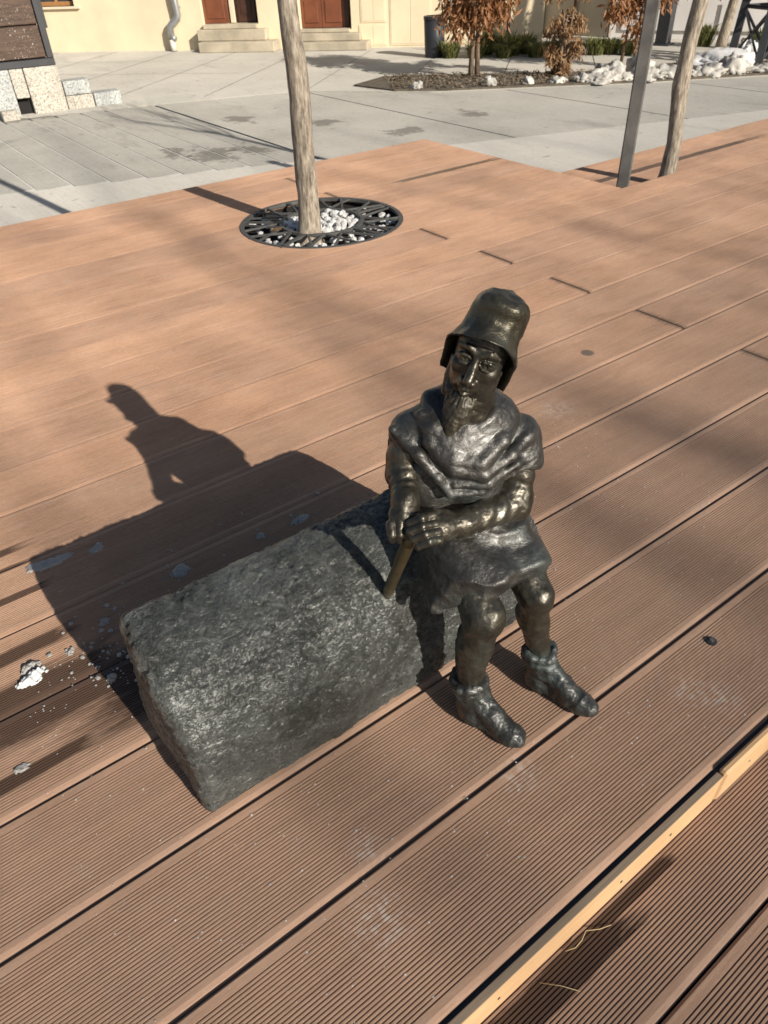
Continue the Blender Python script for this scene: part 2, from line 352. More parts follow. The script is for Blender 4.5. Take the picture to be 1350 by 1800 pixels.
M['steel'] = simple('painted_steel', (.035, .036, .04), .5, .2)
M['iron'] = simple('cast_iron', (.10, .098, .092), .55, .3, 12, .3, .001)
M['cladding'] = None
M['stake'] = simple('weathered_stake', (.115, .108, .10), .85, .35, 9)
M['bin'] = simple('bin_plastic', (.022, .024, .028), .5, .5, 4)
def mat_granite(name, a, b):
    m = NT(name); v = m.mp(); n1 = m.noise(v, 55, 3, .7); n2 = m.noise(v, 3, 4)
    c = m.ramp(n1, (.36, tuple(x*.45 for x in a)), (.45, a), (.6, b)); c = m.mix(.3, c, m.ramp(n2, (.3, .6), (.7, 1.2)), 'MULTIPLY')
    return m.fin(c, .75, 0, m.bump(n1, .002))
M['granite'] = mat_granite('granite_warm', (.44, .40, .33), (.62, .57, .49)); M['granite2'] = mat_granite('granite_cool', (.38, .39, .37), (.55, .56, .53))
def mat_bark(name, a, b, world=True, sc_=1.0):
    m = NT(name); v = m.mp((1, 1, .22)); n1 = m.noise(v, 70*sc_, 6, .7); n2 = m.noise(m.mp(), 9, 4)
    c = m.ramp(n1, (.34, tuple(x*.35 for x in a)), (.5, a), (.66, b)); c = m.mix(.4, c, m.ramp(n2, (.3, .65), (.7, 1.2)), 'MULTIPLY')
    return m.fin(c, .9, 0, m.bump(n1, .004))
M['bark'] = mat_bark('bark', (.30, .25, .19), (.50, .43, .34)); M['bark2'] = mat_bark('bark_thin', (.16, .11, .07), (.27, .2, .14), True, .6)
def mat_clad():
    m = NT('dark_cladding'); v = m.mp((1, 1, 6), rot=(0, 0, 0)); n1 = m.noise(v, 5, 6, .65, 1.5); n2 = m.noise(m.mp(), 45, 3, .7); n3 = m.noise(m.mp(), 3, 4)
    c = m.ramp(n1, (.3, (.045, .028, .019)), (.55, (.10, .062, .042)), (.75, (.16, .10, .07)))
    c = m.mix(m.math('MULTIPLY', m.ramp(n2, (.62, 0), (.66, 1)), m.ramp(n3, (.45, 0), (.65, .8))), c, (.6, .56, .5))
    return m.fin(c, .75, 0, m.bump(n1, .004))
M['cladding'] = mat_clad()
def mat_batten():
    m = NT('raw_batten'); n1 = m.noise(m.mp((1.5, 40, 60)), 6, 5, .6); n2 = m.noise(m.mp(), 10, 4)
    c = m.ramp(n1, (.3, (.48, .295, .145)), (.7, (.60, .39, .21))); c = m.mix(.3, c, m.ramp(n2, (.3, .75), (.7, 1.1)), 'MULTIPLY')
    top = m.n('SeparateXYZ'); m.t.links.new(m.geo.outputs['Normal'], top.inputs[0])
    return m.fin(m.mix(m.ramp(top.outputs[2], (.6, 0), (.8, .85)), c, (.17, .135, .10)), .8, 0, m.bump(n1, .0006))
M['batten'] = mat_batten()
def mat_paleb():
    m = NT('raw_batten_pale'); n1 = m.noise(m.mp((1.5, 40, 60)), 6, 5, .6)
    return m.fin(m.ramp(n1, (.3, (.48, .295, .145)), (.7, (.60, .39, .21))), .8, 0, m.bump(n1, .0006))
M['paleb'] = mat_paleb()
def mat_ice(name, c, tr):
    m = NT(name); n1 = m.noise(m.mp(), 130, 5, .7); n2 = m.noise(m.mp(), 30, 4)
    return m.fin(m.ramp(n2, (.3, tuple(x*.8 for x in c)), (.7, c)), .28, 0, m.bump(n1, .003), Transmission_Weight=tr, IOR=1.31, Subsurface_Weight=.15)
M['ice'] = mat_ice('ice', (.46, .43, .40), .15); M['snow'] = mat_ice('snow', (.76, .75, .73), .0)
M['dirtysnow'] = simple('dirty_snow', (.44, .415, .37), .8, .5, 5, 0, .012, 14)
M['gravel'] = simple('white_gravel', (.55, .54, .52), .85, .35, 30)
M['mulch'] = simple('mulch', (.17, .13, .085), .95, .5, 30)
M['soil'] = simple('soil', (.11, .09, .065), .95, .4, 10)
def mat_leaf(name, a, b):
    m = NT(name); n1 = m.noise(m.mp(), 6, 3); n2 = m.noise(m.mp(), 60, 2)
    c = m.ramp(m.math('ADD', m.math('MULTIPLY', n1, .4), m.math('MULTIPLY', n2, .6)), (.35, a), (.65, b))
    tr = m.n('BsdfTranslucent'); m.t.links.new(c, tr.inputs[0]); mx = m.n('MixShader'); mx.inputs[0].default_value = .3
    m.fin(c, .6); m.t.links.new(m.b.outputs[0], mx.inputs[1]); m.t.links.new(tr.outputs[0], mx.inputs[2]); m.t.links.new(mx.outputs[0], m.out.inputs[0]); return m.m
M['leaf'] = mat_leaf('dry_leaf', (.20, .085, .03), (.44, .22, .095)); M['leaf2'] = mat_leaf('tan_leaf', (.22, .12, .055), (.42, .26, .13)); M['grass'] = mat_leaf('grass_blade', (.085, .10, .025), (.27, .27, .09))
M['straw'] = simple('straw', (.45, .36, .2), .8)
M['rubber'] = simple('rubber', (.02, .02, .021), .5)

# ------------------------------------------------------------------ the street and pavement
ZS = -2.6                     # street level below the deck
def sheet(name, pts, z, mat, kind='structure', parent=None, th=0):
    n = len(pts); V = [(x, y, z) for x, y in pts]; Fs = [tuple(range(n))]
    if th:
        V += [(x, y, z-th) for x, y in pts]; Fs += [tuple(range(n, 2*n))[::-1]]+[(i, i+n, (i+1) % n+n, (i+1) % n) for i in range(n)]
    o = mesh(name, V, Fs, mat, parent)
    if kind and parent is None: o['kind'] = kind
    return o
street = sheet('street', [(-3000, -3000), (3000, -3000), (3000, 3000), (-3000, 3000)], ZS, M['joint'])
zt = ZS+.1
band = lambda x: 36.4-.346*x
# pale strip beside the deck
sheet('pale_concrete_strip', [(-60, 10), (70, 10), (70, band(70)), (-60, band(-60))], ZS+.06, M['band'], th=.05)
kl = [(-60, 58), (9.0, 52.2), (17.3, 49.8), (27, 46.8), (32.7, 39.7), (37, 36.8), (42.8, 32.6), (51, 28.0), (70, 20), (120, 6)]   # kerb line
def kerb(x):
    for (a, b), (c, d) in zip(kl, kl[1:]):
        if a <= x <= c: return b+(d-b)*(x-a)/(c-a)
    return 6
# roadway: long concrete bays with dark joints, and a field of narrow pavers on the left
edges = [-60, -40, -22, -9.0, 18.3]
xs = [18.36+9.09*i for i in range(9)]
for i in range(len(xs)-1):
    x0, x1 = xs[i]+.05, xs[i+1]-.05
    mids = [q for q in (27, 32.7, 37, 42.8, 51) if x0 < q < x1]
    sheet('concrete_bay', [(x0, band(x0)+.06), (x1, band(x1)+.06), (x1, kerb(x1)-.05)]+[(q, kerb(q)-.05) for q in mids[::-1]]+[(x0, kerb(x0)-.05)], ZS+.055, M['street'], parent=street, th=.05)
sheet('paver_bed', [(-60, band(-60)+.1), (18.28, band(18.28)+.1), (18.28, kerb(18.28)-.05), (-60, kerb(-60)-.05)], ZS+.035, M['mortar'], th=.03)
x = 18.24; k = 0
while x > -14:
    w_ = 1.42
    c0 = rnd.uniform(1, 4); cuts = [c0+3.6*q for q in range(6)]
    y0, y1 = band(x-.7)+.12, kerb(x-.7)-.12
    seg = [y0]+[y0+c for c in cuts if y0+c < y1-1]+[y1]
    for a, b in zip(seg, seg[1:]):
        dz = rnd.uniform(-.006, .006)
        sheet('paver', [(x-w_+.045, a+.02), (x-.045, a+.02), (x-.045, b-.02), (x-w_+.045, b-.02)], ZS+.056+dz, M['paver'], parent=street, th=.05)
    x -= w_
# pavement beyond the kerb line
pts = [(-60, 58)]+kl[1:]+[(120, 200), (-60, 200)]
walk = sheet('pavement', pts, ZS+.12, M['walk'], th=.11)
zw = ZS+.12
for (a, b), (c, d), w2 in [((20, 66), (60, 22.3), .06), ((12, 62), (52, 18), .05)]:
    pass
# slab seams as narrow recessed strips laid over the pavement
WU = np.array([.67421, -.73854]); WN = np.array([-.73854, -.67421]); WO = np.array([22.76, 84.42])
for t in np.arange(-12, 52, 6.2):
    p = WO+WU*t+WN*.4; q = p+WN*26
    if q[1] < kerb(q[0])+1: 
        L = 26
        while L > 2 and (p+WN*L)[1] < kerb((p+WN*L)[0])+.6: L -= .5
        q = p+WN*L
    s_ = WU*.022; sheet('pavement_seam', [p[:2]-s_, q[:2]-s_, q[:2]+s_, p[:2]+s_], zw+.015, M['joint'], parent=walk)
for dn in (7.2, 14.4):
    p = WO+WN*dn+WU*(-14); q = WO+WN*dn+WU*(46 if dn < 10 else 24); s_ = WN*.02
    sheet('pavement_seam', [p-s_, q-s_, q+s_, p+s_], zw+.02, M['joint'], parent=walk)

# ------------------------------------------------------------------ timber deck
def board_profile(w0=.008, w1=.993, th=.12, ng=31):
    P = [(w0, -th), (w1, -th), (w1, -.024), (w1-.006, -.009), (w1-.02, 0)]; a, b = w0+.085, w1-.075; gp = (b-a)/ng
    for i in range(ng):
        x1 = b-i*gp; P += [(x1-gp*.28, 0), (x1-gp*.34, -.015), (x1-gp*.66, -.015), (x1-gp*.72, 0)]
    P += [(w0+.046, 0), (w0+.020, -.012), (w0+.004, -.026), (w0, -.038)]
    return P
def extrude(P):
    n = len(P); V = [(0, y, z) for y, z in P]+[(1, y, z) for y, z in P]
    return V, [tuple(range(n))[::-1], tuple(range(n, 2*n))]+[(i, (i+1) % n, (i+1) % n+n, i+n) for i in range(n)]
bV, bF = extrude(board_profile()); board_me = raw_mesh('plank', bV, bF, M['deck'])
def deck(name, z, label_z):
    o = thing(name, (0, 0, z), kind='structure'); return o
upper = deck('upper_deck', 0, 0); lowfront = deck('lower_deck', -.377, 0); lowright = deck('lower_deck_at_back', -.9, 0)
def plank(parent, x0, x1, y, z):
    o = bpy.data.objects.new('plank', board_me); link(o, parent); base = POS[parent.name]
    o.location = Vector(np.array([x0+.012, y, z])-base)*S+Vector((0, 0, rnd.uniform(-.0006, .0006))); o.scale = (x1-x0-.024, 1, 1)
    return o
GC, GR = np.array([9.06, 15.03]), 1.93      # tree grate centre, radius
cut = []
for k in range(-2, 17):
    y = 3.053+k; xe = 16.24 if k >= 9 else 58; j0 = 10.42 if k % 2 else 21.33
    js = [j0+21.8*i for i in range(-3, 4)] if k % 2 else [-8.3, 21.33, 43.1]; ed = [-32]+[q for q in js if -31 < q < xe-.5]+[xe]
    for a, b in zip(ed, ed[1:]):
        o = plank(upper, a, b, y, 0)
        if a < GC[0]+2 and b > GC[0]-2 and abs(y+.5-GC[1]) < GR+.5: cut.append(o)
for i, y in enumerate([.28-j for j in range(0, 14)]):
    for a, b in ((-32, -7+i % 2*9), (-7+i % 2*9, 15+i % 2*7), (15+i % 2*7, 58)): plank(lowfront, a, b, y-.005, -.377)
for i in range(5):
    y = 12.08+.907*i*1.0
    for a, b in ((16.3, 27+i % 2*8), (27+i % 2*8, 58)):
        o = plank(lowright, a, b, y, -.9); o.scale[1] = .907
# holes for the grate
cm = MB(); n = 64
cm.poly([(GC[0]+GR*math.cos(2*math.pi*i/n), GC[1]+GR*math.sin(2*math.pi*i/n), z) for z in (-1, 1) for i in range(n)], [tuple(range(n))[::-1], tuple(range(n, 2*n))]+[(i, (i+1) % n, (i+1) % n+n, i+n) for i in range(n)])
cutter = cm.build('cutter', None)
for o in cut:
    o.data = board_me.copy(); md = o.modifiers.new('b', 'BOOLEAN'); md.operation = 'DIFFERENCE'; md.object = cutter; md.solver = 'EXACT'
bpy.context.view_layer.update(); dg = bpy.context.evaluated_depsgraph_get()
for o in cut:
    me = bpy.data.meshes.new_from_object(o.evaluated_get(dg)); o.modifiers.clear(); me.name = 'plank'; o.data = me
bpy.data.objects.remove(cutter)
# dark understructure and fascias
def under(name, x0, x1, y0, y1, z, parent):
    return MB().box(((x0+x1)/2, (y0+y1)/2, z), ((x1-x0)/2, (y1-y0)/2, .04)).build(name, M['dark'], parent)
under('sub_base', -32, 16.1, 12.1, 19.9, -.9, upper); under('sub_base', -32, 57.9, 1.2, 12.0, -.9, upper); under('sub_base', -32, 57.9, -13.6, 1.2, -.9, lowfront); under('sub_base', 16.35, 57.9, 12.1, 16.5, -1.5, lowright)
def fascia(parent, c, h): MB().box(c, h, bev=.01).build('fascia_board', M['deck'], parent)
fascia(upper, (-7.9, 20.0, -.7), (24.1, .05, .57)); fascia(upper, (16.2, 16.1, -.62), (.04, 3.85, .49)); fascia(upper, (37.1, 12.02, -.52), (20.9, .035, .39))
fascia(lowright, (37.1, 16.62, -1.6), (20.9, .05, .57)); fascia(upper, (-31.95, 10, -.7), (.04, 10, .57))
# step edge: black gap strip and two raw battens with nails
MB().box((13, 1.04, -.14), (45, .012, .12)).build('gap_seal', M['rubber'], upper)
bt = thing('step_batten', (2, 1, -.377), 'raw pale timber batten with a grey top edging the deck step, longer nearer piece', 'batten', 'battens along the step')
MB().box((-14.1, 1.0, -.188), (17.9, .028, .186), bev=.004).build('strip', M['batten'], bt)
bt2 = thing('step_batten', (5, 1, -.377), 'raw pale timber batten at the right end of the deck step, beyond the butt joint', 'batten', 'battens along the step')
MB().box((31.0, .992, -.170), (27.19, .034, .200), bev=.02).build('strip', M['paleb'], bt2)
for x in (1.42, 2.63, .4, 3.2): MB().tube([(x, .974, -.19), (x, .966, -.19)], .012, 6).build('nail', M['iron'], bt)
for x in (4.2, 5.3): MB().tube([(x, .962, -.15), (x, .952, -.15)], .012, 6).build('nail', M['zinc'], bt2)
b_ = thing('deck_bolt', (4.915, 1.837, 0), 'small dark round bolt head set in a front deck board, right of the boots', 'bolt')
MB().tube([(4.915, 1.837, 0), (4.915, 1.837, .016), (4.915, 1.837, .02)], [.052, .05, .035], 14).build('bolt_washer', M['rubber'], b_)
MB().tube([(4.915, 1.837, .02), (4.915, 1.837, .034)], [.026, .022], 6).build('bolt_head', M['iron'], b_)

# ------------------------------------------------------------------ statue
C0 = np.array([2.95, 3.15]); Fd = np.array([-.49, -.87]); Fd /= np.hypot(*Fd); Rd = np.array([-Fd[1], Fd[0]])
def T(a, b, z): return np.array([*(C0+a*Rd+b*Fd), z])
statue = thing('bronze_statue', (2.2, 3.3, 0), 'dark bronze statue of a bearded bonneted man seated on a rough block holding a chisel', 'statue')
# --- block
def block():
    prof = np.array([(3.17, -.03), (3.09, .1), (3.06, .35), (3.08, .65), (3.15, .90), (3.27, 1.10), (3.44, 1.27), (3.64, 1.38), (3.84, 1.44), (4.02, 1.45), (4.10, 1.38), (4.15, 1.1), (4.18, .6), (4.2, -.03)])
    f = Field((.25, 2.9, -.1), (4.2, 4.45, 1.75), .0125)
    Yg, Zg = np.meshgrid(f.ax[1], f.ax[2], indexing='ij'); P = np.stack([Yg.ravel(), Zg.ravel()], 1)
    d = np.full(len(P), 9.); inside = np.zeros(len(P), bool); n = len(prof)
    for i in range(n):
        a, b = prof[i], prof[(i+1) % n]; e = b-a; w0 = P-a; t = np.clip(w0@e/(e@e), 0, 1); d = np.minimum(d, np.linalg.norm(w0-t[:, None]*e, axis=1))
        c = (a[1] > P[:, 1]) != (b[1] > P[:, 1]); xx = a[0]+(P[:, 1]-a[1])*e[0]/(e[1] if abs(e[1]) > 1e-9 else 1e-9); inside ^= c & (P[:, 0] < xx)
    d2 = np.where(inside, -d, d).reshape(Yg.shape)[None]
    X = f.ax[0][:, None, None]; Z = f.ax[2][None, None]; Y = f.ax[1][None, :, None]
    x0 = .435-.0*Z+.015*np.sin(4*Y+3*Z); x1 = 4.05-.10*Z**1.5
    dx = np.maximum(x0-X, X-x1); r = .08
    qa = np.maximum(d2+r, 0); qb = np.maximum(dx+r, 0)
    f.f = (np.sqrt(qa**2+qb**2)+np.minimum(np.maximum(d2+r, dx+r), 0)-r).astype(np.float32)
    V, Q = f.nets(); N = vnormals(V, Q)
    up = np.clip(N[:, 2:3], 0, 1)
    rid = 1-np.abs(noise(V*[1, 1, 1.2], 13, 3)); rid2 = 1-np.abs(noise(V, 27, 5)+.4*noise(V, 50, 9))
    flakes = np.where(noise(V+.05*noise(V, 9, 8)[:, None], 18, 12) > .12, 1, 0)
    dsp = .018*fbm(V, 2.2, 2, 1)+.014*(rid-.6)*(.4+.9*np.clip(noise(V, 3, 40)+.3, 0, 1))+.009*(rid2-.6)*(.3+np.clip(noise(V, 4, 41)+.4, 0, 1))+.009*flakes+.005*noise(V, 60, 4)
    # broken nicks on the left end's top edge
    for c, r_, a_ in [((.45, 3.55, 1.33), .10, .07), ((.44, 3.2, 1.05), .05, .05), ((.42, 3.9, 1.45), .09, .05), ((.9, 4.0, 1.42), .09, .04)]:
        dd = np.linalg.norm(V-np.array(c), axis=1); dsp -= a_*np.exp(-(dd/r_)**2)*(.6+.6*noise(V, 20, 7))
    fade = np.clip((V[:, 2]+.02)/.08, 0, 1)
    return V+N*(dsp*fade)[:, None], Q
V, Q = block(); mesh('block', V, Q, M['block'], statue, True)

# --- head frame
fa = R_(25); HF = np.array([*(-math.sin(fa)*Rd+math.cos(fa)*Fd), .0])
HF = HF*math.cos(R_(4))+np.array([0, 0, math.sin(R_(4))]); HF /= np.linalg.norm(HF)
hr = np.cross(HF, [0, 0, 1]); hr = -hr/np.linalg.norm(hr)        # viewer's right
hu = np.cross(hr, HF); hu = -hu if hu[2] < 0 else hu
rl = R_(16); HU = hu*math.cos(rl)+hr*math.sin(rl); HR = hr*math.cos(rl)-hu*math.sin(rl)
HC = T(.055, .045, 3.08)
def H(x, y, z): return HC+x*HR+y*HF+z*HU
HA = [HR, HF, HU]
def figure():
    f = Field((1.95, 1.75, .0), (3.75, 3.85, 3.45), .0075)
    # torso, neck
    f.ell(T(.06, -.05, 1.62), (.27, .24, .2), [[*Rd, 0], [*Fd, 0], [0, 0, 1]]); f.cone(T(.08, -.04, 1.7), T(.0, -.03, 2.4), .24, .23, .05)
    f.cone(T(-.34, -.04, 2.46), T(.36, -.06, 2.3), .13, .13, .08); f.cone(T(0, -.02, 2.5), H(0.01, -.03, -.20), .17, .15, .06)
    # legs
    kA, aA, kB, aB = np.array([2.66, 2.57, 1.24]), np.array([2.62, 2.64, .42]), np.array([3.13, 2.50, 1.22]), np.array([3.29, 2.50, .44])
    f.cone(T(-.12, .05, 1.6), kA, .2, .15, .05); f.cone(T(.26, .0, 1.58), kB, .18, .14, .05)
    f.cone(kA+[0, .01, -.03], kA+[-.02, .05, -.36], .148, .137, .06); f.cone(kA+[-.02, .05, -.36], aA, .135, .1, .04)
    f.cone(kB+[0, .01, -.03], kB+[.06, .03, -.34], .125, .118, .04); f.cone(kB+[.06, .03, -.34], aB, .118, .09, .04)
    f.ell(kA+[-.0, -.10, -.02], (.08, .05, .11), k=.06); f.ell(kB+[.0, -.08, -.02], (.07, .045, .10), k=.06)
    f.cone(kA+[-.05, .12, -.25], aA+[-.02, .07, .15], .07, .05, .05); f.cone(kB+[.0, .1, -.25], aB+[0, .06, .15], .06, .045, .05)
    f.cone(aA, aA+[0, 0, -.28], .07, .05); f.cone(aB, aB+[0, 0, -.28], .07, .05)
    # arm at the viewer's left, sleeve in folds
    sA, eA, wA = T(-.42, -.04, 2.42), T(-.475, .06, 2.2), T(-.495, .29, 2.12)
    f.cone(sA, eA, .14, .125, .05, wr=(.008, 14)); f.cone(eA, wA, .12, .1, .04, wr=(.006, 26)); f.cone(wA, wA+(wA-eA)*.06, .108, .106, .012)
    # arm at the viewer's right
    sB, eB, wB = T(.4, -.05, 2.22), T(.335, .17, 1.89), T(-.105, .40, 1.945)
    f.cone(sB, eB, .14, .125, .05, wr=(.008, 14)); f.cone(eB, wB, .125, .098, .04, wr=(.008, 34)); f.cone(wB, wB+(wB-eB)*.04, .104, .102, .012)
    # hand at the viewer's left: back of the hand up, fingers hanging over the chisel
    pA = T(-.525, .385, 2.055); f.cone(wA, pA, .07, .075, .03)
    f.ell(pA, (.105, .085, .06), [[*Rd, 0], [*(Fd*.75), -.66], [*(Fd*.66), .75]], .03)
    for i, (L, dz) in enumerate([(.9, .0), (1.05, .01), (1.0, .005), (.82, -.01)]):
        a = -.615+i*.058; k0 = T(a, .44, 2.035+dz); k1 = T(a-.008, .50, 1.985); k2 = T(a-.002, .47, 1.985-.07*L); k3 = T(a+.006, .415, 1.95-.085*L)
        f.chain([k0, k1, k2, k3], [.035, .031, .028, .021], .006)
    f.chain([T(-.44, .35, 2.06), T(-.415, .44, 2.0), T(-.44, .5, 1.95)], [.04, .034, .024], .015)
    # hand at the viewer's right: fingers closed round the chisel shaft from the front
    pB = T(-.255, .465, 1.99); f.cone(wB, pB, .072, .075, .03)
    ax = T(-.3, .49, 2.0)-T(-.1, .40, 1.95); ax /= np.linalg.norm(ax); nrm = np.array([*(Fd*.7), .7]); nrm -= ax*(nrm@ax); nrm /= np.linalg.norm(nrm); wd = np.cross(ax, nrm)
    wd = wd if wd[2] < 0 else -wd
    f.ell(pB, (.135, .105, .068), [ax, wd, nrm], .03)
    for i, L in enumerate([.95, 1.05, 1.0, .85]):
        k0 = pB+ax*.085+wd*(-.085+i*.057)+nrm*.025; k1 = k0+ax*.105*L+nrm*.012; k2 = k1+ax*.05*L-nrm*.07+wd*.012; k3 = k2-ax*.035*L-nrm*.07
        f.chain([k0, k1, k2, k3], [.036, .033, .030, .022], .006); f.ell(k0+nrm*.012, (.03, .03, .024), k=.018)
    f.chain([pB-ax*.05-wd*.07, pB+ax*.06-wd*.115+nrm*.0, pB+ax*.15-wd*.10-nrm*.03], [.04, .034, .025], .015)
    # head
    f.ell(H(0, -.03, .05), (.178, .185, .22), HA, .03); f.ell(H(0.004, .025, -.12), (.157, .14, .205), HA, .05); f.ell(H(0, .06, .085), (.155, .105, .11), HA, .04)
    for s_ in (-1, 1):
        f.ell(H(s_*.108, .095, -.088), (.05, .05, .045), HA, .04)
        f.ell(H(s_*.076, .192, -.014), (.064, .050, .050), HA, .014, 'sub')
        f.ell(H(s_*.078, .130, -.016), (.050, .038, .036), HA, .003)
        f.chain([H(s_*.025, .168, .045), H(s_*.07, .158, .068), H(s_*.13, .112, .045)], [.018, .02, .014], .018)     # brow
        f.chain([H(s_*.026, .156, -.010), H(s_*.052, .166, .010), H(s_*.09, .164, .012), H(s_*.134, .126, -.014)], [.007, .010, .010, .007], .003)      # upper lid
        f.chain([H(s_*.028, .154, -.026), H(s_*.055, .162, -.044), H(s_*.09, .158, -.046), H(s_*.130, .126, -.024)], [.006, .009, .009, .006], .003)   # lower lid
        f.ell(H(s_*.076, .176, -.016), (.014, .02, .014), HA, .002, 'sub')
        f.ell(H(s_*.030, .180, -.148), (.022, .028, .019), HA, .012)
        f.chain([H(s_*.045, .16, -.15), H(s_*.075, .125, -.215)], [.012, .010], .02)
    f.chain([H(0, .158, .035), H(0, .188, -.04), H(0, .228, -.118), H(0, .222, -.142)], [.022, .023, .029, .024], .016)
    f.ell(H(0, .165, -.19), (.06, .03, .035), HA, .03)
    f.chain([H(-.048, .150, -.212), H(-.016, .188, -.202), H(0, .184, -.206), H(.016, .188, -.202), H(.048, .150, -.212)], [.008, .013, .012, .013, .008], .008)
    f.chain([H(-.042, .150, -.230), H(0, .184, -.238), H(.042, .150, -.230)], [.009, .016, .009], .01)
    f.chain([H(-.055, .160, -.219), H(0, .200, -.219), H(.055, .160, -.219)], [.005, .006, .005], .006, 'sub')
    for q in range(9):
        t = q/8; f.chain([H(.165-.02*t, -.03+.02*math.sin(q), -.10-.03*t), H(.155-.06*t, .0+.03*t, -.24), H(.14-.10*t, .03+.03*t, -.36)], [.016, .022, .018], .006)
        f.chain([H(-.165+.02*t, -.03+.02*math.sin(q), -.10-.03*t), H(-.155+.06*t, .0+.03*t, -.24), H(-.14+.10*t, .03+.03*t, -.36)], [.016, .022, .018], .006)
    # forehead furrows
    for z in (.088, .115): f.chain([H(-.08, .150, z), H(0, .172, z+.008), H(.08, .150, z)], .005, .012, 'sub')
    V, Q = f.nets(); N = vnormals(V, Q); head = np.clip((V[:, 2]-2.72)/.1, 0, 1)
    dsp = (.008*noise(V, 9, 2)+.004*noise(V, 24, 3))*(1-.75*head)+.0016*noise(V, 55, 5)
    return V+N*dsp[:, None], Q
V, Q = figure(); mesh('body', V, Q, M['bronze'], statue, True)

# --- beard of many wavy locks
def beard():
    f = Field((2.3, 2.6, 2.35), (3.3, 3.5, 3.15), .0075); rg = random.Random(3)
    f.chain([H(0, .07, -.345), H(.0, .10, -.42), H(-.005, .115, -.54), H(-.01, .115, -.64)], [.085, .076, .062, .035], .05)
    for s_ in (-1, 1): f.chain([H(s_*.165, -.04, -.12), H(s_*.145, -.01, -.22), H(s_*.09, .05, -.31)], [.016, .022, .05], .03)
    for i in range(46):
        t = (-1+2*(i % 23)/22)*.8; row = i//23; sx = t*(.125 if row == 0 else .115)
        y0 = .172-.13*abs(t)**1.8-(0.0 if row == 0 else -.008); z0 = -.272+.0*abs(t)-.07*row
        L = (.43-.12*abs(t)-.05*row)*rg.uniform(.82, 1.06); ph = rg.uniform(0, 6); pts = []; n = 7
        for k in range(n):
            u = k/(n-1); pts.append(H(sx*(1-.25*u)+.012*math.sin(ph+8*u), y0-.022*(1-u)**3-.005*u+.012*math.sin(u*3)+.008*math.sin(ph+6*u), z0-L*u))
        f.chain(pts, [.006, .016, .019, .018, .017, .014, .009], .003)
    V, Q = f.nets(); N = vnormals(V, Q); return V+N*(.003*noise(V, 45, 2)+.002*noise(V, 90, 3))[:, None], Q
V, Q = beard(); mesh('beard', V, Q, M['beard'], statue, True)

# --- hat: a bell-shaped bonnet, open at the face
def hat():
    nt_, ns = 96, 40; out = []
    for i in range(nt_):
        th = 2*math.pi*i/nt_; c, s_ = math.cos(th), math.sin(th); a = abs(math.atan2(s_, c))
        bx, by = .245*s_, .035+(.225 if c > 0 else .235)*c
        bz = float(np.interp(math.degrees(a), [0, 35, 65, 90, 112, 140, 180], [.185, .165, .09, .0, -.24, -.29, -.31]))+.012*math.sin(3*th+.5)
        rows = []
        for j in range(ns):
            t = j/(ns-1)
            ctrl = [(1.0, 0.0, 0), (.89, .14, 0), (.81, .32, 0), (.78, .5, 0), (.75, .68, 0), (.64, .85, 0), (.40, .96, 0), (.0, 1.0, 0)]
            u = t*(len(ctrl)-1); q = min(int(u), len(ctrl)-2); v = u-q; p0, p1 = ctrl[max(q-1, 0)], ctrl[q]; p2 = ctrl[q+1]; p3 = ctrl[min(q+2, len(ctrl)-1)]
            cr = lambda k: .5*((2*p1[k])+(-p0[k]+p2[k])*v+(2*p0[k]-5*p1[k]+4*p2[k]-p3[k])*v*v+(-p0[k]+3*p1[k]-3*p2[k]+p3[k])*v**3)
            rs, zs = cr(0), cr(1); ztop = .405; cx, cy = .03*zs, -.045*zs-.03*math.sin(math.pi*zs)
            z = bz+(ztop-bz)*zs; x = bx*rs+cx; y = (by-.01)*rs+cy if c <= 0 else by*rs*(1-.13*math.sin(math.pi*min(zs*1.2, 1)))+cy
            rows.append((x, y, z))
        out.append(rows)
    A = np.array(out)                                    # angle, height, xyz
    ctr = np.array([0, -.02, .12]); inner = A.copy(); d = A-ctr; L = np.linalg.norm(d, axis=2, keepdims=True); inner = A-d/L*.036
    edge = (A[:, :1]+inner[:, :1])/2+np.array([0, 0, -.012])
    P = np.concatenate([inner[:, ::-1], edge, A], 1)     # from inner apex, over the rim, to outer apex
    W = HC+P[..., 0:1]*HR+P[..., 1:2]*HF+P[..., 2:3]*HU
    n1 = P.shape[1]; V = W.reshape(-1, 3); idx = np.arange(nt_*n1).reshape(nt_, n1)
    Q = np.stack([idx, np.roll(idx, -1, 0), np.roll(np.roll(idx, -1, 0), -1, 1), np.roll(idx, -1, 1)], -1)[:, :-1].reshape(-1, 4)[:, ::-1].copy()
    V = V-HC; N = vnormals(V, Q)
    m = np.tile(np.concatenate([np.zeros(ns), [.3], np.ones(ns)]), nt_)
    dsp = (.014*noise(V, 6, 3)+.006*noise(V, 16, 4)-.008*np.exp(-((noise(V*[1, 1, .4], 7, 9))/.06)**2))*m
    V = V+N*dsp[:, None]+HC
    # weld the poles so nothing pinches
    return V, Q
V, Q = hat(); hat_o = mesh('hat', V, Q, M['hat'], statue, True)

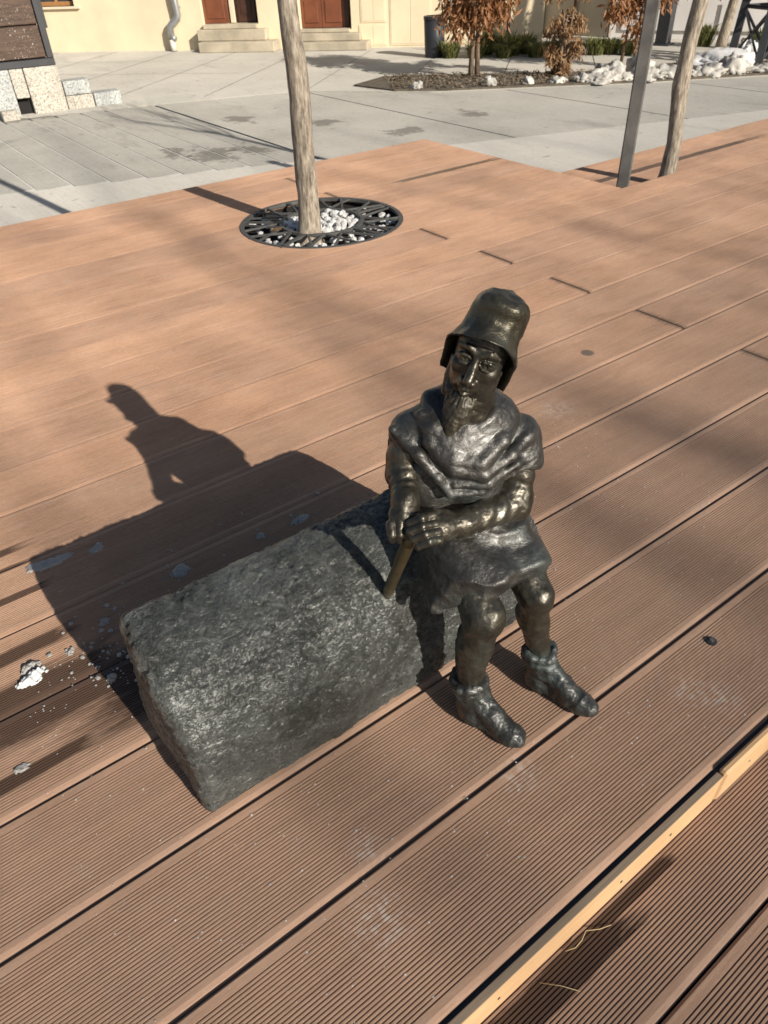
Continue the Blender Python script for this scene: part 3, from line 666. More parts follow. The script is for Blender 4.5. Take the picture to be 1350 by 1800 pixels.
# --- cape, tunic, boots
TA = [[*Rd, 0], [*Fd, 0], [0, 0, 1]]
def ab(X, Y): return (X-C0[0])*Rd[0]+(Y-C0[1])*Rd[1], (X-C0[0])*Fd[0]+(Y-C0[1])*Fd[1]
def cape():
    f = Field((2.1, 2.35, 1.95), (3.75, 3.9, 3.0), .0085)
    f.cone(T(-.35, -.05, 2.45), T(.35, -.07, 2.28), .168, .172, .06); f.ell(T(0, -.06, 2.5), (.37, .26, .24), TA, .08)
    f.cone(T(-.12, .07, 2.36), T(.02, .07, 2.30), .215, .225, .1); f.cone(T(-.16, .06, 2.15), T(.1, .05, 2.12), .205, .21, .1)
    f.cone(T(-.40, -.05, 2.44), T(-.46, -.02, 2.3), .155, .15, .05); f.cone(T(.38, -.06, 2.3), T(.40, .0, 2.15), .18, .175, .05)
    # neck opening, then the thick rolled collar that runs over the shoulders down to the breast
    f.cone(T(0, .04, 2.72), T(0, .04, 3.1), .15, .3, .04, 'sub')
    f.chain([T(-.05, -.24, 2.66), T(-.24, -.12, 2.66), T(-.27, .10, 2.56), T(-.15, .25, 2.40), T(.03, .275, 2.35), T(.20, .18, 2.46), T(.28, .0, 2.54), T(.2, -.20, 2.60), T(-.05, -.24, 2.66)], [.06, .06, .05, .04, .04, .045, .05, .06, .06], .05)
    f.chain([T(-.53, .02, 2.53), T(-.38, .17, 2.40), T(-.26, .26, 2.25), T(-.17, .285, 2.12)], [.035, .032, .03, .028], .035)
    f.chain([T(-.34, .02, 2.63), T(-.30, .16, 2.50), T(-.15, .28, 2.32), T(.06, .305, 2.27), T(.27, .205, 2.35), T(.42, .06, 2.40), T(.46, -.08, 2.42)], [.03, .034, .036, .036, .036, .034, .03], .04)
    f.chain([T(-.14, .29, 2.2), T(.10, .29, 2.18), T(.32, .18, 2.25), T(.50, .02, 2.27)], [.02, .028, .03, .03], .035)
    f.chain([T(-.18, .285, 2.12), T(.05, .28, 2.115), T(.29, .185, 2.18), T(.49, .05, 2.2)], [.025, .026, .028, .03], .025)
    za = np.array([-.75, -.56, -.44, -.30, -.2, -.05, .1, .28, .42, .55, .75]); zz = np.array([2.52, 2.46, 2.36, 2.24, 2.09, 2.085, 2.10, 2.16, 2.17, 2.14, 2.1])
    def clip(X, Y, Z):
        a, b = ab(X, Y); z0 = np.interp(a, za, zz)+.012*np.sin(31*a+9*b); z0 = np.where(b < -.12, np.minimum(z0, 2.2), z0); return (z0-Z)*.8
    f.put((2.1, 2.35, 1.95), (3.75, 3.9, 3.0), clip, .012, 'and')
    V, Q = f.nets(); N = vnormals(V, Q); a, b = ab(V[:, 0], V[:, 1]); z = V[:, 2]
    wob = .05*noise(V, 5, 6); fold = np.sin(34*(z*.9-.42*np.abs(a+.1)+wob))*np.clip(b+.15, 0, .3)*.028
    W3 = np.stack([a*2.2, b*2.2, 9*(z-.45*np.abs(a+.12)-.25*b)], 1); rdg = 1-2*np.abs(noise(W3, 1.0, 14)); rd2 = 1-2*np.abs(noise(W3, 2.3, 15))
    dsp = .15*fold+.004*rdg+.003*rd2+.006*noise(V, 4, 5)+.003*noise(V, 16, 7)+.0015*noise(V, 45, 8)
    return V+N*dsp[:, None], Q
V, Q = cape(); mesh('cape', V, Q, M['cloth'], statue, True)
def tunic():
    f = Field((2.2, 2.25, .85), (3.85, 3.95, 2.35), .0085)
    kA, kB = np.array([2.66, 2.57, 1.26]), np.array([3.13, 2.50, 1.26])
    f.ell(T(.07, -.05, 1.62), (.31, .28, .22), TA, .05); f.cone(T(.08, -.02, 1.75), T(.0, .0, 2.3), .255, .245, .08)
    f.cone(T(-.13, .06, 1.6), kA+[-.02, -.02, .03], .25, .205, .08); f.cone(T(.27, .02, 1.58), kB+[.0, .0, .03], .215, .175, .08)
    f.cone(T(-.18, .04, 1.75), T(-.30, .02, 2.22), .18, .16, .06); f.cone(T(-.28, .10, 1.9), T(-.36, .05, 2.22), .12, .12, .05); f.cone(T(.1, .1, 1.56), T(.2, .62, 1.40), .2, .12, .12)                         # cloth sagging between the thighs
    f.cone(T(-.2, .12, 1.5), T(-.23, .5, 1.22), .17, .12, .09); f.cone(T(.36, .05, 1.55), T(.44, .38, 1.40), .14, .12, .09)
    def clip(X, Y, Z):
        a, b = ab(X, Y); hem = np.interp(X, [2.4, 2.5, 2.65, 2.8], [2.84, 2.75, 2.59, 2.535])+.02*np.sin(13*X+1); d1 = hem-Y; d2 = (np.interp(X, [2.3, 2.45, 2.58, 2.8], [1.14, 1.2, 1.36, 1.36])-Z)*.8; return np.maximum(d1, d2)
    f.put((2.2, 2.25, .85), (3.85, 3.95, 2.35), clip, .012, 'and')
    V, Q = f.nets(); N = vnormals(V, Q); a, b = ab(V[:, 0], V[:, 1])
    g = np.sqrt((a-.3)**2+(b+.1)**2*.6+(V[:, 2]-1.9)**2); fold = .020*np.sin(24*g+3*noise(V, 3, 2))*np.clip((a+.35)*2, 0, 1)*np.clip((2.1-V[:, 2])*2, 0, 1)
    W3 = np.stack([a*3+b*1.5, 7*(g+.1*a), V[:, 2]*2], 1); rdg = 1-2*np.abs(noise(W3, 1.0, 24)); rd2 = 1-2*np.abs(noise(W3, 2.4, 25))
    dsp = .8*fold+.009*rdg+.004*rd2+.008*noise(V, 4, 9)+.003*noise(V, 18, 3)+.0015*noise(V, 45, 8)
    return V+N*dsp[:, None], Q
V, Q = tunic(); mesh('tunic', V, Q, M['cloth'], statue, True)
def boot(ank, heel, toe, s_=1.0, seed=0):
    ank, heel, toe = map(lambda q: np.array(q, float), (ank, heel, toe)); lo = np.minimum(np.minimum(ank, heel), toe)-.25; hi = np.maximum(np.maximum(ank, heel), toe)+.25; lo[2] = -.03
    f = Field(lo, hi, .008); d = toe-heel; d[2] = 0; d /= np.linalg.norm(d); sd = np.array([d[1], -d[0], 0])
    f.cone(ank+[0, 0, -.02], heel+d*.08+[0, 0, .13], .108*s_, .115*s_, .04); f.ell(heel+d*.05+[0, 0, .085], (.125*s_, .105*s_, .11), [d, sd, [0, 0, 1]], .05)
    f.cone(ank+d*.05+[0, 0, -.1], toe-d*.16+[0, 0, .10], .095*s_, .085*s_, .06); f.cone(heel+d*.12+[0, 0, .07], toe-d*.11+[0, 0, .075], .09*s_, .088*s_, .05); f.ell(toe-d*.085+[0, 0, .085], (.105*s_, .082*s_, .075), [d, sd, [0, 0, 1]], .04)
    # cuff
    ring = [ank+[0, 0, .02]+.112*s_*(math.cos(t)*d+math.sin(t)*sd)+np.array([0, 0, .018*math.sin(2*t+seed)]) for t in np.linspace(0, 2*math.pi, 13)]
    f.chain(ring, .036, .02); ring = [q+[0, 0, -.07] for q in ring]; f.chain([ank+(q-ank)*.98+[0, 0, 0] for q in ring], .03, .03)
    f.put(lo, hi, lambda X, Y, Z: (.0-Z)+0*X+0*Y, .01, 'and')
    V, Q = f.nets(); N = vnormals(V, Q); crease = .008*(1-2*np.abs(noise(V, 11, 31+seed)))
    dsp = (.014*noise(V, 8, 11+seed)+.008*noise(V, 20, 3)+.003*noise(V, 50, 4)+crease)*np.clip(V[:, 2]/.04, 0, 1)
    return V+N*dsp[:, None], Q
V, Q = boot((2.62, 2.64, .42), (2.62, 2.66, 0), (2.735, 2.13, 0), 1.08, 0); mesh('boot', V, Q, M['boot'], statue, True)
V, Q = boot((3.29, 2.50, .43), (3.29, 2.53, 0), (3.43, 1.955, 0), 1.0, 4); mesh('boot', V, Q, M['boot'], statue, True)
p0, p1 = np.array([2.295, 3.30, 1.10]), np.array([2.29, 2.965, 1.95])
st = MB(); st.tube([p0+(p1-p0)*t for t in (0, .12, .3, .5, .7, .9, 1)], [.036, .045, .046, .045, .048, .049, .046], 16); st.build('chisel', M['stick'], statue, True)

# ------------------------------------------------------------------ ice and snow on the deck
def pebble(mb, c, r, rg, sq=.7):
    bm = bmesh.new(); bmesh.ops.create_icosphere(bm, subdivisions=1, radius=1); Mx = rotz(rg.uniform(0, 6)); V = []
    for v in bm.verts: V.append((Mx@(np.array(v.co)*r*np.array([rg.uniform(.8, 1.2), rg.uniform(.7, 1.1), sq])*rg.uniform(.85, 1.15))+c))
    bm.verts.index_update(); mb.poly(V, [tuple(v.index for v in f.verts) for f in bm.faces]); bm.free()

def flake(pts2, z, h, seed=0):
    """crusty irregular patch of ice as a small height field"""
    cx, cy, rx, ry, rot = pts2; n = 54; e1 = 1.5; u = np.linspace(-e1, e1, n); U, W = np.meshgrid(u, u, indexing='ij')
    X = U*rx; Y = W*ry; P = np.stack([X, Y, 0*X+seed*3.7], -1).reshape(-1, 3); r_ = min(rx, ry)
    e = (1-np.sqrt(U**2+W**2)).ravel()+.42*noise(P, .9/r_, seed)+.26*noise(P, 2.2/r_, seed+1)+.14*noise(P, 5/r_, seed+2)
    hz = h*np.clip(e*2.6, -.3, 1)*(.62+.3*noise(P, 1.6/r_, seed+4)+.22*noise(P, 4.5/r_, seed+5))
    hz = np.where(e > 0, np.maximum(hz, .001), -.02).reshape(n, n); keep = (e > -.12).reshape(n, n)
    V = np.stack([cx+X*math.cos(rot)-Y*math.sin(rot), cy+X*math.sin(rot)+Y*math.cos(rot), z+hz], -1).reshape(-1, 3)
    idx = np.arange(n*n).reshape(n, n); k4 = keep[:-1, :-1] & keep[1:, :-1] & keep[1:, 1:] & keep[:-1, 1:]
    Q = np.stack([idx[:-1, :-1], idx[1:, :-1], idx[1:, 1:], idx[:-1, 1:]], -1)[k4]
    us = np.unique(Q); mp = np.zeros(n*n, int); mp[us] = np.arange(len(us)); return V[us], mp[Q]
for i, (cx, cy, rx, ry, rot, h, mt, lb) in enumerate([
    (.31, 6.86, .30, .085, -.1, .03, 'ice', 'long flat crust of grey ice at the corner of the block shadow'),
    (.815, 6.77, .075, .075, .2, .03, 'ice', 'small ice crust beside the long flat ice crust'),
    (1.40, 5.84, .12, .085, .3, .04, 'ice', 'ice crust behind the middle of the block'),
    (2.35, 5.80, .06, .05, .2, .03, 'ice', 'small ice bit behind the block, below the figure shadow'),
    (2.88, 5.77, .11, .055, .1, .03, 'ice', 'ice crust nearest the seated figure in the block shadow'),
    (.50, 5.62, .06, .05, 0, .03, 'ice', 'ice bit in the shadow above the block left end'),
    (.31, 4.90, .055, .045, .3, .03, 'ice', 'ice bit touching the left end of the block'),
    (.10, 5.45, .05, .04, .3, .03, 'ice', 'ice bit at the left edge of the crumbs in the shadow'),
    (-.27, 5.36, .12, .085, .1, .07, 'snow', 'bright white sunlit lump of ice at the left edge'),
    (-.25, 5.50, .10, .05, .1, .05, 'ice', 'clear wet ice stuck behind the bright white lump'),
    (-.60, 4.46, .06, .04, .1, .02, 'ice', 'small melting ice bit on the wet board at far left')]):
    V, Fs = flake((cx, cy, rx, ry, rot), 0.002, h, seed=i+3); o = mesh('ice_chunk', V, Fs, M[mt], None, False, (cx, cy, 0)); tag(o, lb, 'ice', 'ice left on the deck')
mb = MB(); rg = random.Random(5)
for i in range(190):
    q = rg.random()
    if q < .65: x, y = rg.gauss(.55, .32), rg.gauss(5.15, .3)
    else: x, y = rg.uniform(.2, 3.3), rg.uniform(4.5, 6.4)
    if (x > .38 and y < 4.35): continue
    r = rg.choice([.008, .01, .012, .018, .026]); a = rg.uniform(0, 3)
    pebble(mb, np.array([x, y, r*.35]), r*1.1, rg, .55)
tag(mb.build('ice_crumbs', M['ice']), 'scattered crumbs of ice in the shadow behind the block', 'ice crumbs', None, 'stuff')
mb = MB()
for i in range(900):
    x, y = rg.uniform(-.5, 7), rg.uniform(1.15, 5.5)
    if .3 < x < 4.1 and 3 < y < 4.3: continue
    r = rg.choice([.0022, .003, .003, .004, .0055]); mb.box((x, y, r*.5), (r, r*rg.uniform(.6, 1.4), r*.6), rotz(rg.uniform(0, 3)))
tag(mb.build('grit', M['gravel']), 'fine pale grit strewn over the front boards', 'grit', None, 'stuff')
st = MB(); st.tube([(2.03, .93, -.365), (2.10, .90, -.35), (2.17, .905, -.345), (2.24, .93, -.35), (2.33, .88, -.36), (2.42, .85, -.365)], .0032, 5)
tag(st.build('straw', M['straw'], None, True, (2.2, .9, -.37)), 'thin curled dry straw lying below the step batten', 'straw')
st = MB(); st.tube([(1.75, .90, -.365), (1.85, .80, -.36), (1.93, .70, -.365)], .002, 5)
tag(st.build('straw', M['straw'], None, True, (1.85, .8, -.37)), 'short straight dry straw on the lower board near the step', 'straw')

# ------------------------------------------------------------------ tree in the grate
grate = thing('tree_grate', (*GC, -.08), 'round dark cast iron tree grate with crossed bars set in the deck', 'tree grate')
def ring(r0, r1, z0, z1, n=72):
    V = [(GC[0]+r*math.cos(2*math.pi*i/n), GC[1]+r*math.sin(2*math.pi*i/n), z) for r, z in ((r0, z0), (r1, z0), (r1, z1), (r0, z1)) for i in range(n)]
    Fs = [(j*n+i, j*n+(i+1) % n, ((j+1) % 4)*n+(i+1) % n, ((j+1) % 4)*n+i) for j in range(4) for i in range(n)]
    return V, [f[::-1] for f in Fs]
mesh('outer_ring', *ring(1.83, 1.925, -.06, .012), M['iron'], grate); mesh('inner_ring', *ring(.92, 1.0, -.05, .012), M['iron'], grate)
rg = random.Random(21); nb = 30
for i in range(nb):
    a0 = 2*math.pi*(i//2)/(nb/2)+rg.uniform(-.05, .05); sk = (.30 if i % 2 else -.30)*rg.uniform(.6, 1.3) if i % 6 else rg.uniform(-.08, .08); a1 = a0+sk
    p = GC+.97*np.array([math.cos(a0), math.sin(a0)]); q = GC+1.86*np.array([math.cos(a1), math.sin(a1)]); L = np.linalg.norm(q-p); an = math.atan2(*(q-p)[::-1])
    MB().box((*(p+q)/2, -.012+.0015*(i % 7)), (L/2, .026 if i % 6 else .045, .018), rotz(an)).build('grate_bar', M['iron'], grate)
pit = MB(); n = 40
pit.poly([(GC[0]+1.95*math.cos(2*math.pi*i/n), GC[1]+1.95*math.sin(2*math.pi*i/n), z) for z in (-.34, -.06) for i in range(n)], [tuple(range(n))]+[(i, (i+1) % n, (i+1) % n+n, i+n) for i in range(n)])
pit.build('pit', M['dark'], grate)
mb = MB()
for i in range(620):
    rr_ = math.sqrt(rg.random())*1.8; a = rg.uniform(0, 6.28); 
    if rr_ > .92 and rg.random() < .75: continue
    z = -.15+(.07 if rr_ < .9 else -.03)+rg.uniform(-.03, .05); pebble(mb, np.array([GC[0]+rr_*math.cos(a), GC[1]+rr_*math.sin(a), z]), rg.uniform(.055, .11), rg)
tag(mb.build('gravel', M['gravel'], None, False, (*GC, -.3)), 'white gravel filling the pit under the tree grate', 'gravel', None, 'stuff')
lf = MB().poly([(7.75, 15.2, .02), (7.95, 15.28, .03), (8.05, 15.12, .05), (7.85, 15.05, .02)], [(0, 1, 2, 3)]); lf.poly([(7.75, 15.2, .012), (7.95, 15.28, .022), (8.05, 15.12, .042), (7.85, 15.05, .012)], [(3, 2, 1, 0)])
tag(lf.build('dry_leaf', M['leaf2'], None, False, (7.9, 15.1, 0)), 'single dry brown leaf caught on the left of the tree grate', 'leaf')

def branchy(mb, p, d, L, r, depth, rg, up=.25, tips=None):
    n = 5; pts = [np.array(p, float)]; d = np.array(d, float)
    for i in range(n):
        d = d+np.array([rg.gauss(0, .10), rg.gauss(0, .10), up*.12+rg.gauss(0, .05)]); d /= np.linalg.norm(d); pts.append(pts[-1]+d*L/n)
    mb.tube(pts, [r*(1-.45*i/n) for i in range(n+1)], 6 if depth > 1 else 4)
    if tips is not None and depth <= 1: tips += pts[2:]
    if depth == 0: return
    for i in range(rg.choice([2, 3, 3])):
        q = pts[rg.randint(2, n)]; a = rg.uniform(0, 6.28); s_ = rg.uniform(.35, .8); e = np.array([math.cos(a)*s_, math.sin(a)*s_, 0])+d*.8; e /= np.linalg.norm(e)
        branchy(mb, q, e, L*rg.uniform(.55, .8), r*.5, depth-1, rg, up, tips)
def trunk_mesh(mb, pts, rad, seed, seg=20):
    P = []; R2 = []
    for i in range(len(pts)-1):
        for k in range(6):
            t = k/6; P.append(np.array(pts[i])*(1-t)+np.array(pts[i+1])*t); R2.append(rad[i]*(1-t)+rad[i+1]*t)
    P.append(np.array(pts[-1])); R2.append(rad[-1]); n0 = len(mb.v); mb.tube(P, R2, seg)
    V = np.array(mb.v[n0:]); ax_ = np.repeat(np.array(P), seg, 0); d = V-ax_; d /= np.linalg.norm(d, axis=1, keepdims=True)
    V = V+d*(.012*noise(V*[1, 1, .6], 3, seed)+.010*noise(V*[1, 1, .4], 12, seed+1))[:, None]; mb.v[n0:] = V.tolist()
t1 = thing('street_tree', (8.46, 14.6, -.25), 'slim bare trunk rising from the round iron grate', 'tree')
mb = MB(); trunk_mesh(mb, [(8.45, 14.6, -.28), (8.46, 14.6, 0), (8.49, 14.58, .8), (8.48, 14.58, 1.4), (8.49, 14.58, 2.05), (8.51, 14.57, 2.7), (8.50, 14.57, 3.3), (8.46, 14.59, 3.76), (8.44, 14.6, 4.3), (8.45, 14.6, 7), (8.4, 14.6, 10.5)], [.34, .27, .232, .228, .22, .215, .22, .21, .19, .17, .13], 3); mb.build('trunk', M['bark'], t1, True)
mb = MB(); rg = random.Random(31)
for i in range(5): a = i*1.26; branchy(mb, (8.42, 14.6, 9.0+.3*i), (math.cos(a)*.5, math.sin(a)*.5, .9), 4.5, .07, 2, rg)
mb.build('crown', M['bark2'], t1)
t2 = thing('street_tree', (20.19, 13.5, -.9), 'slim pale trunk growing up beside the grey stake at the deck corner', 'tree')
mb = MB(); trunk_mesh(mb, [(20.15, 13.53, -1.0), (20.21, 13.49, -.6), (20.22, 13.47, .26), (20.18, 13.53, 1.0), (20.14, 13.58, 1.7), (20.15, 13.57, 2.25), (20.16, 13.56, 2.8), (20.19, 13.51, 3.6), (20.2, 13.5, 6), (20.1, 13.4, 10)], [.23, .225, .21, .205, .23, .20, .20, .20, .16, .12], 8); mb.build('trunk', M['bark'], t2, True)
mb = MB(); rg = random.Random(37)
for i in range(5): a = i*1.26; branchy(mb, (20.12, 13.42, 8.6+.3*i), (math.cos(a)*.5, math.sin(a)*.5, .9), 4.5, .07, 2, rg)
mb.build('crown', M['bark2'], t2)
stk = thing('tree_stake', (18.36, 13.6, -.9), 'straight dark grey square timber stake at the deck corner', 'stake')
MB().box((18.35, 13.62, 2.4), (.17, .17, 3.5), rotz(.6), .03).build('post', M['stake'], stk)

# bare trees behind the photographer; only their soft shadows reach the deck
def bare_tree(base, hgt, seed, label):
    t = thing('bare_tree', base, label, 'tree', 'bare trees behind the photographer'); mb = MB(); rg = random.Random(seed); b = np.array(base, float)
    trunk_mesh(mb, [b, b+[.2, 0, hgt*.2], b+[.0, .1, hgt*.42]], [.9, .7, .5], seed, 10)
    mb.build('trunk', M['bark2'], t, True); mb = MB()
    for i in range(6):
        a = i*1.05+rg.uniform(-.2, .2); branchy(mb, b+[0, 0, hgt*(.3+.03*i)], (math.cos(a)*.38, math.sin(a)*.38, 1), hgt*.42, .15, 3, rg, .8)
    mb.build('crown', M['bark2'], t); return t
bare_tree((17, -92, ZS), 66, 5, 'bare tree behind the photographer throwing soft branch shadows across the deck middle')
bare_tree((27, -97, ZS), 60, 9, 'bare tree behind the photographer throwing branch shadows at the right of the deck')

# ------------------------------------------------------------------ timber-clad planter wall on granite, left
clad = thing('timber_clad_box', (11.7, 53, ZS), 'dark timber clad box in a black steel frame on granite blocks, top left', 'planter')
ux = np.array([.996, -.085]); uy = np.array([.085, .996]); E0 = np.array([13.75, 51.7])
def CL(s_, d, z): return np.array([*(E0+ux*s_+uy*d), ZS+z])
CM = np.array([[ux[0], uy[0], 0], [ux[1], uy[1], 0], [0, 0, 1]])
def cbox(name, mat, s0, s1, d0, d1, z0, z1, parent=clad, bev=.03, label=None):
    o = MB().box(CL((s0+s1)/2, (d0+d1)/2, (z0+z1)/2), ((s1-s0)/2, (d1-d0)/2, (z1-z0)/2), CM, bev).build(name, mat, parent)
    if label: o['label'] = label
    return o
cbox('granite_block', M['granite'], -1.92, 0, 0, 1.5, .05, 2.48); cbox('granite_block', M['granite'], -2.72, -1.98, .001, 1.5, 1.0, 2.475); cbox('granite_block', M['granite2'], -4.4, -2.76, 0, 1.5, .05, 2.48); cbox('granite_block', M['granite2'], -7.5, -4.46, 0, 1.5, .05, 2.48); cbox('granite_block', M['granite'], -3.9, -3.0, -.9, -.1, .05, .55)
cbox('drain_recess', M['dark'], -2.72, -1.98, .5, 1.4, .05, .98)
cbox('granite_block', M['granite'], .06, 1.66, .1, 1.3, .05, .82); cbox('granite_block', M['granite2'], .08, 1.62, .12, 1.3, .85, 1.6); cbox('granite_block', M['granite2'], 1.72, 3.35, .05, 1.2, .05, .82)
cbox('frame_rail', M['steel'], -7.5, -.02, .06, .5, 2.5, 2.86, bev=.02); cbox('frame_post', M['steel'], -.38, -.02, .065, .5, 2.87, 9.5, bev=.02); cbox('frame_post', M['steel'], -.0, .14, .3, .9, 4.3, 6.2, bev=.02)
for i in range(4): cbox('board', M['cladding'], -7.4, -.42, .14+.01*(i % 2), .4, 2.92+1.62*i, 4.48+1.62*i, bev=.04)
cbox('box_back', M['cladding'], -7.4, -.4, .45, 4, 2.6, 9.4)

# ------------------------------------------------------------------ cream building
bld = thing('cream_building', (40, 64, ZS), 'cream plastered building with two brown doors, steps and a zinc downpipe', 'building')
def BP(s_, d, z): return np.array([*(WO+WU*s_+WN*d), zw+z])        # d: out of the wall towards the street
BM_ = np.array([[WU[0], WN[0], 0], [WU[1], WN[1], 0], [0, 0, 1]])
def bbox(name, mat, s0, s1, d0, d1, z0, z1, parent=bld, bev=0): return MB().box(BP((s0+s1)/2, (d0+d1)/2, (z0+z1)/2), ((s1-s0)/2, (d1-d0)/2, (z1-z0)/2), BM_, bev).build(name, mat, parent)
HT = 22
for s0, s1, z0, z1 in [(-30, -1.2, 0, HT), (-1.2, 3.1, 0, 3.6), (-1.2, 3.1, 11, HT), (3.1, 15.5, 0, HT), (15.5, 20.8, 0, 1.95), (15.5, 20.8, 13.5, HT), (20.8, 24.6, 0, HT), (24.6, 29.35, 0, 1.4), (24.6, 29.35, 12.9, HT), (29.35, 45.9, 0, HT)]:
    bbox('wall', M['plaster'], s0+.0005, s1-.0005, -1.6, 0, z0, z1)
bbox('plinth', M['sill'], 3.2, 12.0, 0, .025, 0, .12)
# the building's end return and body behind
bbox('rear_wall', M['grey'], -30, 45.8, -14, -1.65, 0, HT)
# window
wn = bbox('window', M['frame'], -1.15, 3.05, -.75, -.5, 3.62, 3.95); bbox('pane', M['glass'], -1.1, 2.8, -.72, -.68, 3.95, 10.9, wn); bbox('frame', M['frame'], 2.8, 3.05, -.75, -.5, 3.95, 10.9, wn); bbox('frame', M['frame'], .9, 1.1, -.7, -.52, 3.95, 10.9, wn); bbox('sill', M['sill'], -1.6, 3.7, -.5, .28, 3.42, 3.6, wn)
# doors
def door_leaf(s0, s1, z0, z1, d, mat, nm='door'):
    o = bbox(nm, mat, s0, s1, d-.15, d, z0, z1); mar = .3
    for a, b in ((z0+.35, z0+2.0), (z0+2.35, z0+5), (z0+5.3, z0+9)): bbox('panel', mat, s0+mar, s1-mar, d+.001, d+.07, a, min(b, z1-.2), o, .05)
    bbox('handle', M['zinc'], s1-.28, s1-.18, d, d+.25, z0+4.6, z0+5.2, o); return o
door_leaf(15.55, 17.85, 2.0, 13.4, -.45, M['door'])
o = bbox('open_doorway', M['doordark'], 17.95, 20.3, -1.5, -1.3, 2.0, 13.4); bbox('door_leaf_edge', M['doordark'], 18.6, 20.25, -1.2, -1.05, 2.05, 13, o); bbox('inner_panel', M['doordark'], 18.9, 19.9, -1.05, -1.0, 2.6, 5, o)
bbox('door_jamb', M['sill'], 17.88, 18.25, -1.25, -.9, 2.0, 4.0)
door_leaf(24.65, 26.5, 1.5, 12.8, -.75, M['door']); door_leaf(26.54, 28.6, 1.5, 12.8, -.75, M['door'])
bbox('door_jamb', M['doordark'], 28.62, 29.0, -.9, -.7, 1.5, 12.8)
# steps
s1_ = thing('door_steps', (37, 68, zw), 'worn stone steps up to the left brown doorway', 'steps', 'door steps'); s2_ = thing('door_steps', (41.5, 65, zw), 'worn stone steps up to the right brown double door', 'steps', 'door steps')
bbox('tread', M['step'], 15.6, 22.7, .01, 2.1, 0, .78, s1_, .05); bbox('tread', M['step'], 15.2, 21.7, .012, 1.05, .79, 1.62, s1_, .05); bbox('tread', M['step'], 15.6, 20.7, -.4, .4, 1.63, 1.98, s1_, .04)
bbox('tread', M['step'], 24.5, 31.1, .01, 1.9, 0, .62, s2_, .05); bbox('tread', M['step'], 24.6, 30.3, .012, .95, .63, 1.2, s2_, .05); bbox('tread', M['step'], 24.7, 29.2, -.6, .3, 1.21, 1.47, s2_, .04)
# downpipe
dp = thing('downpipe', (*(WO+WU*12.5), zw), 'zinc rain downpipe with an offset bend on the cream wall', 'downpipe')
mb = MB().tube([BP(13.0, .35, 20), BP(13.25, .35, 4), BP(13.35, .35, 2.75), BP(13.25, .36, 2.5), BP(12.6, .5, 2.02), BP(12.45, .5, 1.8), BP(12.42, .5, .95)], .31, 12); mb.build('pipe', M['zinc'], dp, True)
MB().tube([BP(12.42, .5, .97), BP(12.42, .5, .5), BP(12.5, .55, .02)], .27, 12).build('foot_pipe', M['plastic'], dp, True); MB().tube([BP(12.45, .5, 1.05), BP(12.85, .62, 1.0)], [.26, .22], 12).build('cleaning_cap', M['zinc'], dp, True)
bbox('pipe_bracket', M['zinc'], 12.95, 13.6, .0, .3, 3.3, 3.42, dp)
# flush cabinets in the wall
for s0, s1, z0, z1 in [(30.2, 32.45, 1.85, 7), (30.0, 32.5, .15, 1.7), (32.8, 36.4, .15, 7)]:
    o = bbox('meter_cabinet', M['plaster'], s0, s1, .001, .05, z0, z1); bbox('cabinet_door', M['plaster'], s0+.12, (s0+s1)/2-.04, .05, .08, z0+.12, z1-.12, o); bbox('cabinet_door', M['plaster'], (s0+s1)/2+.04, s1-.12, .05, .08, z0+.12, z1-.12, o)
bbox('vent_grille', M['sill'], 21.9, 22.9, .001, .06, 4.0, 4.4)

# ------------------------------------------------------------------ grey recess and white building on the right
gb = thing('white_building', (63, 43, ZS), 'white building at the right with a shaded grey side wall', 'building')
def wall_between(name, mat, p, q, th, z0, z1, parent):
    p = np.array(p, float); q = np.array(q, float); d = q-p; L = np.linalg.norm(d); d /= L; n_ = np.array([-d[1], d[0]]); c = (p+q)/2+n_*th/2
    return MB().box((*c, (z0+z1)/2), (L/2, th/2, (z1-z0)/2), rotz(math.atan2(d[1], d[0]))).build(name, mat, parent)
wall_between('side_wall', M['grey'], (60.9, 49.5), (60.1, 60), -1.0, ZS, ZS+24, gb)
wall_between('street_wall', M['white'], (60.9, 49.3), (74, 22), 1.5, ZS, ZS+24, gb)
wall_between('rear_wall', M['grey'], (50, 63), (60.2, 60.2), 1.0, ZS, ZS+24, gb)
p = np.array([60.55, 53.0]); MB().tube([(60.3, 53.0, zw), (60.3, 53.0, zw+22)], .14, 8).build('drainpipe', M['doordark'], gb, True)
for i in range(4): wall_between('wall_panel', M['white'], (61.25+.85*i*2.0, 48.3-1.79*i*2), (61.25+.85*(i*2+1.8), 48.3-1.79*(i*2+1.8)), -.06, zw+.6, zw+2.6, gb)
pst = thing('steel_column', (59.4, 42.5, zw), 'thick black square steel column in front of the white building', 'column')
MB().box((59.4, 42.5, zw+6), (.5, .5, 6), rotz(.3), .05).build('shaft', M['steel'], pst); MB().box((59.4, 42.5, zw+.06), (.75, .75, .06), rotz(.3), .02).build('base_plate', M['steel'], pst)
